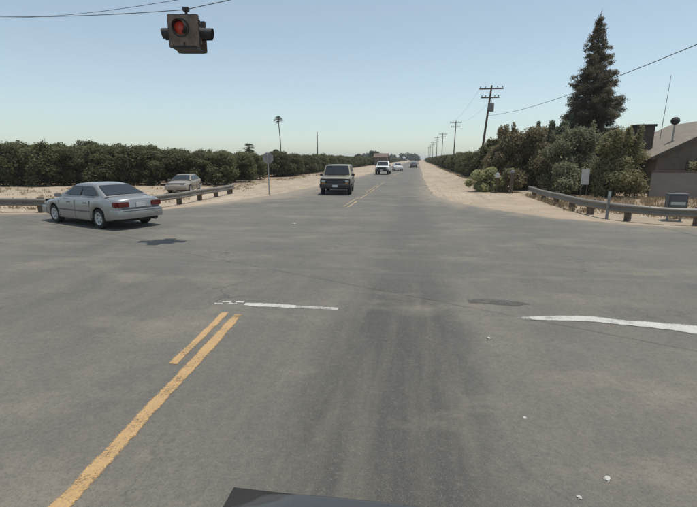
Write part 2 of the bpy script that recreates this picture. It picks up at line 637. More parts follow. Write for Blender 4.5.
def leaves(name, blobs, n, size, mat, seed, up=0.4, shell=0.55, long=1.9, droop=0.0):
    """leaf quads spread through ellipsoid clumps: blobs = [(cx,cy,cz,rx,ry,rz)]"""
    g = np.random.default_rng(seed)
    B = np.array(blobs, float)
    vol = np.prod(B[:, 3:], axis=1) ** 0.75
    idx = g.choice(len(B), n, p=vol / vol.sum())
    d = unit(g.normal(size=(n, 3)))
    r = shell + (1 - shell) * g.random(n) ** 0.8
    r = np.where(g.random(n) < 0.22, g.random(n), r)
    r *= 1 + 0.16 * g.normal(size=n)
    P = B[idx, :3] + d * r[:, None] * B[idx, 3:]
    nrm = unit(d * 0.7 + np.array([0, 0, up]) + g.normal(size=(n, 3)) * 0.55)
    a = unit(np.cross(nrm, g.normal(size=(n, 3))))
    a[:, 2] -= droop
    a = unit(a)
    b = unit(np.cross(nrm, a))
    s = size * (0.6 + 0.8 * g.random(n))
    return quads_mesh(name, P, a * (s * long / 2)[:, None], b * (s / 2)[:, None], mat)


def clumps(rng, n, cx, cy, z0, z1, rx, ry, rmin, rmax, top=0.55, boxy=False):
    """random sub-clumps inside an egg-shaped crown"""
    out = []
    for _ in range(n):
        t = rng.random()
        z = z0 + (z1 - z0) * t
        w = math.sin(PI * (0.16 + 0.84 * t ** top) * 0.93) ** 0.6 if t > 0 else 0.5
        if boxy:
            w = 0.72 + 0.28 * (1 - abs(2 * t - 1) ** 3)
        a = rng.random() * 2 * PI
        q = math.sqrt(rng.random()) * 0.85 * w
        r = rng.uniform(rmin, rmax)
        out.append((cx + rx * q * math.cos(a), cy + ry * q * math.sin(a), z, r, r, r * rng.uniform(0.65, 0.95)))
    return out


def trunk_mesh(name, rng, h, r0, limbs, spread, mat, z_split=0.35, wob=0.05):
    mb = MB()
    pts, rad = [], []
    for k in range(7):
        t = k / 6
        pts.append((wob * rng.uniform(-1, 1) * t * h, wob * rng.uniform(-1, 1) * t * h, -0.05 + t * h))
        rad.append(r0 * (1.35 - 0.5 * min(1, t * 5)) * (1 - 0.72 * t) + 0.006)
    mb.tube(pts, rad, 8)
    for i in range(limbs):
        t0 = rng.uniform(z_split, 0.85)
        base = Vector(pts[int(t0 * 6)])
        a = 2 * PI * (i / limbs) + rng.uniform(-0.4, 0.4)
        ln = spread * rng.uniform(0.6, 1.0)
        p = [base]
        for k in range(1, 5):
            q = k / 4
            p.append(base + Vector((math.cos(a) * ln * q, math.sin(a) * ln * q, ln * (0.55 * q + 0.25 * q * q))) + Vector((rng.uniform(-1, 1), rng.uniform(-1, 1), rng.uniform(-1, 1))) * 0.06 * ln * q)
        mb.tube(p, [r0 * 0.5 * (1 - 0.8 * k / 4) + 0.004 for k in range(5)], 6)
    return mb.mesh(name, mat, 60)


# ------------------------------------------------------------------ ground and roads
rg = random.Random(7)


def hsh(x, y):
    v = math.sin(x * 12.9898 + y * 78.233) * 43758.5453
    return v - math.floor(v)


def wave(s, seed):
    return (math.sin(s * 1.9 + seed) * 0.5 + math.sin(s * 4.7 + seed * 2.3) * 0.3 + math.sin(s * 11.3 + seed * 3.1) * 0.2)


gr = MB()
gr.add([(-3500, -600, 0), (3500, -600, 0), (3500, 6500, 0), (-3500, 6500, 0)], [(0, 1, 2, 3)])
structure(gr.build('ground', M['sand']))

# outline of the asphalt, anticlockwise: near leg, crossing road to the right, far leg, crossing road to the left
corner = [
    # near leg right edge, up to the crossing
    (5.6, -60), (5.6, -5), (5.7, 1.0), (6.4, 3.6), (8.2, 5.2), (11.5, 5.9), (20, 6.1), (60, 6.1), (320, 6.1),
    (320, 14.9), (60, 14.9), (20, 14.95), (12.0, 15.1), (7.8, 15.6), (5.3, 17.0), (3.3, 19.9), (1.75, 23.4), (1.05, 27.5), (0.80, 33), (0.72, 50), (0.68, 120), (0.65, 700),
    (-6.9, 700), (-6.95, 140), (-7.2, 60), (-7.9, 36), (-8.7, 27), (-9.6, 21.5), (-11.0, 17.3), (-13.6, 15.4), (-18, 14.75), (-30, 14.6), (-80, 14.6), (-320, 14.6),
    (-320, 5.0), (-80, 5.0), (-20, 4.9), (-14.5, 4.2), (-12.0, 2.4), (-11.0, -1), (-10.8, -8), (-10.8, -60)]
out = []
for i in range(len(corner)):
    a, b = Vector(corner[i]), Vector(corner[(i + 1) % len(corner)])
    L = (b - a).length
    d = (b - a) / max(L, 1e-6)
    nrm = Vector((d.y, -d.x))
    near_cam = min(a.length, b.length) < 45
    n = max(1, int(L / (0.45 if near_cam and L < 60 else 6.0))) if L < 200 else max(1, int(L / 12))
    for k in range(n):
        p = a + d * (L * k / n)
        amp = 0.13 if 0 < k else 0.07
        w = wave(p.x * 0.9 + p.y * 1.3, 1.7) * amp + (hsh(p.x, p.y) - 0.5) * 0.10
        out.append(p + nrm * w)
bm = bmesh.new()
top = [bm.verts.new((p.x, p.y, 0.025)) for p in out]
face = bm.faces.new(top)
bm.normal_update()
if face.normal.z < 0:
    face.normal_flip()
low = [bm.verts.new((p.x, p.y, -0.02)) for p in out]
for i in range(len(out)):
    j = (i + 1) % len(out)
    bm.faces.new((top[i], low[i], low[j], top[j]))
bmesh.ops.triangulate(bm, faces=[f for f in bm.faces if len(f.verts) > 4])
me = bpy.data.meshes.new('road')
bm.to_mesh(me)
bm.free()
me.materials.append(M['asphalt'])
road = structure(link('road', me))


def strip(name, pts, widths, mat, parent, z, ragged=0.012, seed=1.0, step=0.12):
    """painted line lying on the road: centre points and widths, ragged edges"""
    mb = MB()
    P, Wd = [], []
    for i in range(len(pts) - 1):
        a, b = Vector(pts[i]), Vector(pts[i + 1])
        n = max(1, int((b - a).length / step))
        for k in range(n):
            t = k / n
            P.append(a.lerp(b, t))
            Wd.append(widths[i] * (1 - t) + widths[i + 1] * t)
    P.append(Vector(pts[-1]))
    Wd.append(widths[-1])
    vs = []
    for i, p in enumerate(P):
        d = (P[min(i + 1, len(P) - 1)] - P[max(i - 1, 0)]).normalized()
        nn = Vector((-d.y, d.x))
        w1 = Wd[i] / 2 + (hsh(i, seed) - 0.5) * 2 * ragged
        w2 = Wd[i] / 2 + (hsh(i, seed + 9) - 0.5) * 2 * ragged
        vs += [(*(p + nn * w1), z), (*(p - nn * w2), z)]
    fs = [(2 * i, 2 * i + 1, 2 * i + 3, 2 * i + 2) for i in range(len(P) - 1)]
    mb.add(vs, fs)
    o = mb.build(name, mat, parent)
    uv = o.data.uv_layers.new(name='uv')
    for lp in o.data.loops:
        i = lp.vertex_index
        uv.data[lp.index].uv = (i // 2 * step, 1.0 if i % 2 == 0 else -1.0)
    return o


ZP = 0.0295
# double yellow centre line of the near leg
strip('centre_line', [(-2.06, -30), (-2.12, 0), (-2.20, 2.2), (-2.34, 4.0), (-2.46, 5.5)], [0.165] * 5, M['yellow'], road, ZP, 0.006, 1.3, 0.4)
strip('centre_line', [(-2.56, 3.95), (-2.60, 4.6), (-2.68, 5.55)], [0.125, 0.13, 0.12], M['yellow'], road, ZP, 0.006, 2.1, 0.4)
strip('centre_line', [(-2.30, -30), (-2.36, 0), (-2.43, 1.3)], [0.10] * 3, M['yellow_worn'], road, ZP, 0.01, 2.9)
# stop lines, worn away where wheels pass
strip('stop_line', [(-2.55, 5.95), (-2.2, 5.96), (-1.75, 5.95)], [0.14, 0.18, 0.15], M['white'], road, ZP, 0.015, 3.3, 0.2)
strip('stop_line', [(-1.75, 5.95), (-1.45, 5.95), (-1.1, 5.96)], [0.15, 0.14, 0.12], M['white_worn'], road, ZP, 0.015, 3.7, 0.2)
strip('stop_line', [(1.45, 6.0), (1.7, 5.99), (2.0, 6.02)], [0.12, 0.15, 0.16], M['white_worn'], road, ZP, 0.01, 4.1, 0.2)
strip('stop_line', [(1.62, 5.985), (2.05, 6.07), (2.5, 6.09), (2.9, 6.02), (3.3, 5.95), (3.6, 5.91), (4.2, 5.76), (5.4, 5.40)], [0.16, 0.25, 0.25, 0.24, 0.28, 0.40, 0.38, 0.32], M['white'], road, ZP + 0.004, 0.015, 4.5, 0.25)
for k, (x, y) in enumerate(((-2.74, 5.94), (-2.86, 6.0), (-2.66, 6.03), (-2.95, 5.90))):
    strip('paint_fleck', [(x - 0.07, y), (x + 0.06, y + 0.02)], [0.06, 0.05], M['white'], road, ZP, 0.02, 6 + k, 0.03)
# worn centre dashes of the far leg
y = 19.5
k = 0
while y < 400:
    worn = k % 2 == 0
    strip('centre_line', [(-3.12 + rg.uniform(-0.03, 0.03), y), (-3.10, y + 3.2)], [0.15, 0.15], M['yellow_worn'], road, ZP, 0.02, 20 + k, 0.2)
    if k % 3 != 1:
        strip('centre_line', [(-3.38, y + 0.4), (-3.36, y + 5.2)], [0.11, 0.11], M['yellow_worn'], road, ZP, 0.02, 60 + k, 0.2)
    y += 4.6 if k < 4 else 11.0
    k += 1
# smear of old tar beside the stop line
strip('tar_smear', [(0.85, 6.62), (1.2, 6.66), (1.55, 6.60), (1.75, 6.63)], [0.16, 0.34, 0.30, 0.14], M['tar'], road, ZP, 0.03, 91, 0.15)

# orchard soil either side, a few millimetres over the sandy ground
for nm, (x0, x1, y0, y1) in (('orchard_soil', (-400, -15.6, 33, 700)), ('orchard_soil', (5.6, 260, 46, 700)), ('yard_soil', (8.6, 60, 19.2, 44))):
    mb = MB()
    mb.add([(x0, y0, 0.006), (x1, y0, 0.006), (x1, y1, 0.006), (x0, y1, 0.006)], [(0, 1, 2, 3)])
    structure(mb.build(nm, M['soil']))

# graded sand berms along the shoulders
def berm(name, pts, w, h, seed):
    mb = MB()
    P = []
    for i in range(len(pts) - 1):
        a, b = Vector(pts[i]), Vector(pts[i + 1])
        n = max(1, int((b - a).length / 0.5))
        P += [a.lerp(b, k / n) for k in range(n)]
    P.append(Vector(pts[-1]))
    rs = []
    for i, p in enumerate(P):
        d = (P[min(i + 1, len(P) - 1)] - P[max(i - 1, 0)]).normalized()
        nn = Vector((-d.y, d.x))
        e = min(1, i / 6, (len(P) - 1 - i) / 6)
        hh = h * e * (0.7 + 0.5 * hsh(i, seed) + 0.25 * wave(i * 0.4, seed))
        ring = []
        for q, zz in ((-1, -0.02), (-0.6, 0.35), (-0.15, 0.9), (0.2, 1.0), (0.6, 0.4), (1, -0.02)):
            ring.append((p.x + nn.x * q * w * (1 + 0.25 * wave(i * 0.7 + q, seed)), p.y + nn.y * q * w, (zz * hh if zz > 0 else -0.02) + (hsh(i * 7 + q, seed) - 0.5) * 0.03 * (zz > 0)))
        rs.append(ring)
    mb.rings(rs, False, False, closed=False)
    return structure(mb.build(name, M['sand'], None, 70))


berm('sand_berm', [(-12.2, 30), (-11.6, 45), (-11.2, 90), (-11, 200)], 1.5, 0.24, 1.1)
berm('sand_berm', [(4.6, 40), (4.4, 70), (4.3, 200)], 1.0, 0.20, 2.2)
berm('sand_berm', [(-60, 19.5), (-30, 19.6), (-16, 19.8)], 1.2, 0.18, 3.2)

# ------------------------------------------------------------------ vehicles
def patch(corners, s0, s1, t0, t1, off=0.006, ns=4, nt=3, bulge=0.0):
    """sub-rectangle of a bilinear patch (bottom-left, bottom-right, top-right, top-left), pushed out along its normal"""
    a, b, c, d = [Vector(p) for p in corners]
    nrm = (b - a).cross(d - a).normalized()
    vs, fs = [], []
    for j in range(nt + 1):
        for i in range(ns + 1):
            s = s0 + (s1 - s0) * i / ns
            t = t0 + (t1 - t0) * j / nt
            p = (a * (1 - s) + b * s) * (1 - t) + (d * (1 - s) + c * s) * t
            vs.append(p + nrm * (off + bulge * (1 - (2 * s - 1) ** 2)))
    for j in range(nt):
        for i in range(ns):
            q = j * (ns + 1) + i
            fs.append((q, q + 1, q + ns + 2, q + ns + 1))
    return vs, fs


def interp(tab, x):
    if x <= tab[0][0]:
        return tab[0][1]
    for (x0, y0), (x1, y1) in zip(tab, tab[1:]):
        if x <= x1:
            t = (x - x0) / (x1 - x0)
            t = t * t * (3 - 2 * t) if False else t
            return y0 + (y1 - y0) * t
    return tab[-1][1]


def wheel_meshes(r, w, rimmat):
    ty = MB()
    ty.lathe([(r * 0.62, -w / 2), (r * 0.93, -w / 2), (r, -w / 2 + 0.03), (r, w / 2 - 0.03), (r * 0.93, w / 2), (r * 0.62, w / 2), (r * 0.62, -w / 2)], 'y', 28, None, False)
    rm = MB()
    rm.lathe([(0.001, -w * 0.34), (r * 0.18, -w * 0.36), (r * 0.22, -w * 0.30), (r * 0.50, -w * 0.36), (r * 0.57, -w * 0.50), (r * 0.645, -w * 0.51), (r * 0.645, w * 0.3), (0.001, w * 0.3)], 'y', 28)
    sp = MB()
    sp.box(r * 0.30, r * 0.47, -w * 0.385, -w * 0.30, -r * 0.045, r * 0.045)
    return ty.mesh('tyre', M['rubber'], 40), rm.mesh('rim', rimmat, 40), sp.mesh('wheel_slot', M['under'])


def car(name, label, cat, loc, rz, P, group=None):
    """P: table of the car's shape; +X is the front of the car"""
    root = thing(name, label, cat, loc, rz, group)
    paint_m = P['paint']
    L0, L1 = P['rear'], P['front']
    r = P['wheel_r']
    ar = r * P.get('arch', 1.14)
    xs = set()
    n = 40
    for i in range(n + 1):
        xs.add(round(L0 + (L1 - L0) * i / n, 4))
    for xw in P['axles']:
        for k in range(-8, 9):
            xs.add(round(xw + ar * math.sin(k / 8 * PI / 2), 4))
    for e in (0.03, 0.07, 0.13, 0.2):
        xs.add(L0 + e)
        xs.add(L1 - e)
    xs = sorted(xs)
    rings = []
    sections = []
    for x in xs:
        hw = interp(P['plan'], x)
        zb = interp(P['bottom'], x)
        for xw in P['axles']:
            dx = abs(x - xw)
            if dx < ar:
                zb = max(zb, r + math.sqrt(max(0, ar * ar - dx * dx)) * 0.98)
        zt = interp(P['top'], x)
        zs = min(interp(P['shoulder'], x), zt)
        zb = min(zb, zs - 0.06)
        mid = zb + (zs - zb) * 0.45
        half = [(hw - 0.045, zb), (hw - 0.018, zb + 0.04 * (zs - zb) + 0.008), (hw - 0.004, zb + 0.2 * (zs - zb)), (hw, mid), (hw - 0.004, zb + 0.7 * (zs - zb)), (hw - 0.016, zs - 0.10 * (zs - zb)), (hw - 0.035, zs - 0.018),
                (hw - 0.06, zs + (zt - zs) * 0.2), (hw - 0.10, zs + (zt - zs) * 0.42), (hw * 0.74, zs + (zt - zs) * 0.74), (hw * 0.5, zs + (zt - zs) * 0.92), (hw * 0.25, zt - 0.003), (0, zt)]
        full = [Vector((x, -y, z)) for y, z in half] + [Vector((x, y, z)) for y, z in reversed(half[:-1])]
        rings.append(full)
        sections.append((x, hw, zb, zs, zt))
    mb = MB()
    mb.rings(rings, True, True, closed=False)
    body = mb.build('body', paint_m, root, 48)
    # underbody closes the shell from below and darkens the wheel housings
    ub = MB()
    hwm = interp(P['plan'], 0) - 0.14
    zu = P['bottom'][len(P['bottom']) // 2][1]
    ub.box(L0 + 0.10, L1 - 0.10, -hwm + 0.08, hwm - 0.08, zu + 0.02, interp(P['shoulder'], 0) - 0.12)
    ub.build('underbody', M['under'], root)
    # greenhouse
    G = P['cab']                              # base rear, roof rear, roof front, base front
    (xb0, zb0), (xr0, zr0), (xr1, zr1), (xb1, zb1) = G
    wb_, wr = P['cab_w']
    A, B_, Cc, D = [Vector((xb0, 0, zb0)), Vector((xr0, 0, zr0)), Vector((xr1, 0, zr1)), Vector((xb1, 0, zb1))]

    def pt(p, w):
        return Vector((p.x, w, p.z))

    cb = MB()
    prof = []
    # profile stations from rear base over the roof to the front base, with roof crown
    st = [(A, wb_)]
    for t in (0.5, 0.85):
        st.append((A.lerp(B_, t), wb_ + (wr - wb_) * t))
    crown = P.get('crown', 0.03)
    for t in (0, 0.12, 0.35, 0.65, 0.88, 1.0):
        q = B_.lerp(Cc, t)
        q = q + Vector((0, 0, crown * (1 - (2 * t - 1) ** 2)))
        st.append((q, wr))
    for t in (0.15, 0.5, 1.0):
        st.append((Cc.lerp(D, t), wr + (wb_ - wr) * t))
    # each station: a transverse line of points, closed below by the belt plane
    zbelt = min(zb0, zb1) - 0.08
    sec = []
    for q, w in st:
        top_rise = crown * 0.8
        ys = [-1, -0.975, -0.92, -0.82, -0.5, 0, 0.5, 0.82, 0.92, 0.975, 1]
        drop = {1: 0.05, 0.975: 0.026, 0.92: 0.009, 0.82: 0.002}
        sec.append([Vector((q.x, yy * w, q.z - drop.get(abs(yy), 0) + top_rise * (1 - yy * yy) * 0.6)) for yy in ys])
    cb.rings(sec, False, False, closed=False)
    # the sides: fan between the profile edge and the belt line
    for sgn, col_i in ((-1, 0), (1, 10)):
        edge = [s[col_i] for s in sec]
        belt = [Vector((p.x, sgn * wb_, zbelt)) for p in edge]
        m = len(edge)
        fs = []
        for i in range(m - 1):
            f = (i, i + 1, m + i + 1, m + i)
            fs.append(f if sgn < 0 else tuple(reversed(f)))
        cb.add(edge + belt, fs)
    roof = cb.build('cabin', P.get('roof_paint', paint_m), root, 48)
    # windows, slightly proud of the shell
    gl = P.get('glass', M['glass'])
    fr = [pt(D, wb_ * 1.0), pt(D, -wb_), pt(Cc, -wr), pt(Cc, wr)]
    # front faces +X: order so that the normal points forward
    v, f = patch([pt(D, -wb_), pt(D, wb_), pt(Cc, wr), pt(Cc, -wr)], 0.06, 0.94, 0.07, 0.93, 0.022, 8, 4, 0.012)
    MB().add(v, f).build('windscreen', gl, root, 50)
    v, f = patch([pt(A, wb_), pt(A, -wb_), pt(B_, -wr), pt(B_, wr)], 0.07, 0.93, 0.10, 0.90, 0.022, 8, 4, 0.012)
    MB().add(v, f).build('rear_window', gl, root, 50)
    for sgn in (-1, 1):
        if sgn < 0:
            cor = [pt(A, -wb_), pt(D, -wb_), pt(Cc, -wr), pt(B_, -wr)]
        else:
            cor = [pt(D, wb_), pt(A, wb_), pt(B_, wr), pt(Cc, wr)]
        for (s0, s1, t0, t1, skew0, skew1) in P['side_glass']:
            a0, a1 = (s0, s1) if sgn < 0 else (1 - s1, 1 - s0)
            v, f = patch(cor, a0, a1, t0, t1, 0.012, 4, 3)
            MB().add(v, f).build('side_window', gl, root)
        # mirror
        mx, mz = P['mirror']
        mm = MB()
        yb = sgn * (interp(P['plan'], mx) - 0.06)
        mm.box(mx - 0.05, mx + 0.06, min(yb, yb + sgn * 0.2), max(yb, yb + sgn * 0.2), mz, mz + 0.12)
        o = mm.build('mirror', P.get('mirror_mat', paint_m), root)
        bevel_obj(o, 0.02)
        for hx in P.get('handles', ()):
            yy = sgn * (interp(P['plan'], hx) + 0.004)
            z = interp(P['shoulder'], hx) - 0.13
            MB().box(hx - 0.08, hx + 0.08, min(yy - 0.012, yy + 0.012), max(yy - 0.012, yy + 0.012), z, z + 0.03).build('door_handle', P.get('handle_mat', M['trim']), root)
        for gx in P.get('gaps', ()):
            hwg = interp(P['plan'], gx)
            zb = interp(P['bottom'], gx) + 0.06
            zs = interp(P['shoulder'], gx)
            yy = sgn * hwg
            MB().box(gx - 0.0035, gx + 0.0035, min(yy - sgn * 0.05, yy + sgn * 0.002), max(yy - sgn * 0.05, yy + sgn * 0.002), zb, zs - 0.05).build('door_gap', M['trim'], root)
        if P.get('moulding'):
            x0, x1, z0, z1 = P['moulding']
            yy0, yy1 = sgn * (interp(P['plan'], 0) - 0.02), sgn * (interp(P['plan'], 0) + 0.012)
            MB().box(x0, x1, min(yy0, yy1), max(yy0, yy1), z0, z1).build('side_moulding', P['mould_mat'], root)
    # wheels
    ty, rm, sp = wheel_meshes(r, P.get('wheel_w', 0.2), P.get('rim', M['rim']))
    for xw in P['axles']:
        for sgn in (-1, 1):
            yw = sgn * (interp(P['plan'], xw) - P.get('wheel_w', 0.2) / 2 - 0.025)
            wv = link('wheel', ty, root, (xw, yw, r), 0 if sgn < 0 else PI)
            link('rim', rm, wv)
            for q in range(6):
                so = link('rim_slot', sp, wv)
                so.rotation_euler = (0, q * PI / 3, 0)
    # loose list of boxes: (name, material, (x0,x1,y0,y1,z0,z1), mirrored, bevel)
    for (nm, mat, bx, mir, bev) in P['bits']:
        for sgn in ((1, -1) if mir else (1,)):
            x0, x1, y0, y1, z0, z1 = bx
            if sgn < 0:
                y0, y1 = -y1, -y0
            o = MB().box(x0, x1, y0, y1, z0, z1).build(nm, mat, root)
            if bev:
                bevel_obj(o, bev)
    return root


def bumper(root, x_in, x_out, hw, z0, z1, mat, name='bumper'):
    """wrap-round bumper bar"""
    s = 1 if x_out > x_in else -1
    d = abs(x_out - x_in)
    line = [(x_in - s * 0.28, hw), (x_in, hw), (x_in + s * d * 0.55, hw * 0.94), (x_out - s * 0.03, hw * 0.74), (x_out, hw * 0.4), (x_out, 0)]
    line = line + [(x, -y) for x, y in reversed(line[:-1])]
    rs = []
    for (x, y) in line:
        ix = x - s * 0.12 if abs(y) < hw * 0.9 else x
        iy = y * (1 - 0.10 / hw)
        rs.append([Vector((ix, iy, z0)), Vector((x - s * 0.015, y * 0.99, z0)), Vector((x, y, z0 + 0.3 * (z1 - z0))), Vector((x, y, z0 + 0.8 * (z1 - z0))), Vector((x - s * 0.02, y * 0.985, z1)), Vector((ix, iy, z1))])
    mb = MB()
    mb.rings(rs)
    return mb.build(name, mat, root, 40)


def sedan_params(paint_m, **kw):
    P = dict(
        paint=paint_m, rear=-2.36, front=2.36, wheel_r=0.315, wheel_w=0.2, axles=(-1.38, 1.34), arch=1.16,
        plan=[(-2.36, 0.62), (-2.31, 0.72), (-2.2, 0.79), (-1.9, 0.845), (-1.2, 0.875), (0.6, 0.88), (1.4, 0.865), (1.9, 0.815), (2.2, 0.72), (2.31, 0.62), (2.36, 0.48)],
        bottom=[(-2.36, 0.40), (-2.1, 0.30), (-1.8, 0.26), (-0.9, 0.22), (0.9, 0.22), (1.9, 0.25), (2.36, 0.34)],
        shoulder=[(-2.36, 0.86), (-2.2, 0.90), (-1.6, 0.915), (0.6, 0.885), (1.3, 0.80), (2.1, 0.68), (2.36, 0.60)],
        top=[(-2.36, 0.94), (-2.28, 0.985), (-1.65, 1.02), (-1.0, 1.02), (0.75, 0.98), (1.2, 0.925), (1.9, 0.80), (2.25, 0.70), (2.36, 0.62)],
        cab=[(-1.72, 1.00), (-0.93, 1.345), (0.22, 1.355), (1.02, 0.955)], cab_w=(0.775, 0.575), crown=0.045,
        side_glass=[(0.135, 0.475, 0.13, 0.86, 0, 0), (0.515, 0.90, 0.13, 0.86, 0, 0)],
        mirror=(0.78, 0.93), handles=(-0.72, 0.28), gaps=(-0.98, -0.10, 0.90),
        moulding=(-0.95, 0.95, 0.50, 0.545), mould_mat=M['trim'],
        bits=[])
    P.update(kw)
    return P


def finish_sedan(root, paint_m):
    bumper(root, -2.26, -2.45, 0.83, 0.34, 0.63, paint_m, 'rear_bumper')
    bumper(root, 2.20, 2.43, 0.82, 0.30, 0.56, paint_m, 'front_bumper')
    for s in (1, -1):
        y0, y1 = sorted((s * 0.38, s * 0.74))
        o = MB().box(-2.385, -2.22, y0, y1, 0.70, 0.86).build('tail_light', M['lamp_red'], root)
        bevel_obj(o, 0.02)
        y0, y1 = sorted((s * 0.66, s * 0.805))
        o = MB().box(-2.30, -2.12, y0, y1, 0.70, 0.86).build('tail_light', M['lamp_red'], root)
        bevel_obj(o, 0.02)
        y0, y1 = sorted((s * 0.36, s * 0.68))
        o = MB().box(2.18, 2.335, y0, y1, 0.575, 0.68).build('headlight', M['lamp_clear'], root)
        bevel_obj(o, 0.02)
    MB().box(-2.375, -2.30, -0.62, 0.62, 0.60, 0.69).build('tail_dark_strip', M['trim'], root)  # dark strip across the tail, between bumper and tail lights
    MB().box(-2.392, -2.378, -0.155, 0.155, 0.69, 0.83).build('number_plate', M['plate'], root)
    MB().box(2.25, 2.365, -0.34, 0.34, 0.585, 0.66).build('grille', M['black_plastic'], root)
    mb = MB()
    mb.tube([(-2.0, -0.45, 0.27), (-2.44, -0.45, 0.265)], 0.03, 10)
    mb.build('exhaust', M['under'], root)
    MB().box(-2.452, -2.445, -0.66, 0.66, 0.575, 0.60).build('bumper_strip', M['trim'], root)
    return root


sedan = car('sedan', 'silver four-door sedan driving left through the intersection', 'car', (-10.95, 13.5, 0.025), R(158), sedan_params(M['silver']))
finish_sedan(sedan, M['silver'])

# dark-fronted old sport utility wagon coming towards the camera
suvP = dict(
    paint=M['suv_paint'], rear=-2.85, front=2.55, wheel_r=0.36, wheel_w=0.23, axles=(-1.55, 1.72), arch=1.18,
    plan=[(-2.85, 0.93), (-2.75, 0.97), (-1.0, 0.99), (1.8, 0.99), (2.4, 0.96), (2.55, 0.90)],
    bottom=[(-2.85, 0.5), (-2.3, 0.40), (0, 0.36), (2.0, 0.40), (2.55, 0.48)],
    shoulder=[(-2.85, 1.10), (1.0, 1.10), (2.3, 1.06), (2.55, 1.0)],
    top=[(-2.85, 1.14), (1.1, 1.16), (2.3, 1.12), (2.5, 1.06), (2.55, 0.98)],
    cab=[(-2.82, 1.13), (-2.62, 1.76), (0.62, 1.78), (1.08, 1.14)], cab_w=(0.93, 0.80), crown=0.035,
    side_glass=[(0.04, 0.38, 0.12, 0.86, 0, 0), (0.42, 0.66, 0.12, 0.86, 0, 0), (0.70, 0.95, 0.12, 0.86, 0, 0)],
    mirror=(0.95, 1.12), mirror_mat=M['black_plastic'], handles=(-0.35, 0.55), gaps=(-0.6, 0.25, 1.12),
    moulding=(-2.7, 2.3, 0.60, 0.66), mould_mat=M['black_plastic'], rim=M['darkrim'], bits=[
        ('grille', M['bra'], (2.50, 2.60, -0.91, 0.91, 0.56, 1.01), False, 0.02),
        ('headlight', M['lamp_clear'], (2.585, 2.625, 0.60, 0.84, 0.76, 0.92), True, 0.02),
        ('turn_signal', M['lamp_amber'], (2.585, 2.62, 0.60, 0.84, 0.69, 0.745), True, 0.01),
        ('wiper', M['black_plastic'], (1.07, 1.12, -0.60, 0.55, 1.165, 1.185), False, 0),
        ('number_plate', M['plate'], (2.785, 2.79, -0.155, 0.155, 0.50, 0.64), False, 0),
        ('tail_light', M['lamp_red'], (-2.88, -2.80, 0.82, 0.94, 0.75, 1.08), True, 0.01),
    ])
suv = car('sport_utility_vehicle', 'boxy tan sport utility vehicle with a dark front, coming towards the crossing', 'car', (-5.22, 28.7, 0.025), R(-84), suvP)
bumper(suv, 2.52, 2.76, 0.97, 0.44, 0.66, M['bra'], 'front_bumper')
bumper(suv, -2.80, -2.95, 0.95, 0.44, 0.62, M['bra'], 'rear_bumper')
for k in range(4):
    MB().box(2.602, 2.612, -0.56, 0.56, 0.70 + k * 0.07, 0.725 + k * 0.07).build('grille_bar', M['trim'], suv)

# white pickup behind it
pkP = dict(
    paint=M['white_car'], rear=-2.9, front=2.55, wheel_r=0.38, wheel_w=0.24, axles=(-1.75, 1.75), arch=1.18,
    plan=[(-2.9, 0.93), (-2.8, 0.96), (1.8, 0.98), (2.4, 0.94), (2.55, 0.86)],
    bottom=[(-2.9, 0.55), (-2.3, 0.46), (0, 0.42), (2.0, 0.44), (2.55, 0.52)],
    shoulder=[(-2.9, 1.18), (1.0, 1.16), (2.3, 1.12), (2.55, 1.05)],
    top=[(-2.9, 1.20), (-0.95, 1.20), (1.1, 1.22), (2.3, 1.18), (2.5, 1.12), (2.55, 1.05)],
    cab=[(-0.95, 1.19), (-0.75, 1.82), (0.55, 1.84), (1.12, 1.20)], cab_w=(0.92, 0.76), crown=0.04,
    side_glass=[(0.08, 0.47, 0.12, 0.86, 0, 0), (0.52, 0.93, 0.12, 0.86, 0, 0)],
    mirror=(0.95, 1.18), mirror_mat=M['black_plastic'], handles=(-0.2, 0.6), gaps=(-0.95, 0.1, 1.1), moulding=None, mould_mat=None, bits=[
        ('grille', M['bra'], (2.48, 2.60, -0.80, 0.80, 0.74, 1.04), False, 0.02),
        ('headlight', M['lamp_clear'], (2.50, 2.615, 0.58, 0.86, 0.84, 1.02), True, 0.02),
        ('bed_cover', M['bra'], (-2.82, -1.0, -0.82, 0.82, 1.19, 1.215), False, 0),
        ('tail_light', M['lamp_red'], (-2.93, -2.85, 0.78, 0.92, 0.8, 1.15), True, 0.01),
        ('number_plate', M['plate'], (2.745, 2.75, -0.155, 0.155, 0.55, 0.69), False, 0),
    ])
pk = car('pickup_truck', 'white pickup truck with a dark grille following the tan wagon', 'pickup', (-4.95, 64.2, 0.025), R(-91), pkP)
bumper(pk, 2.5, 2.72, 0.94, 0.46, 0.72, M['bra'], 'front_bumper')
bumper(pk, -2.85, -3.0, 0.92, 0.5, 0.68, M['chrome'], 'rear_bumper')

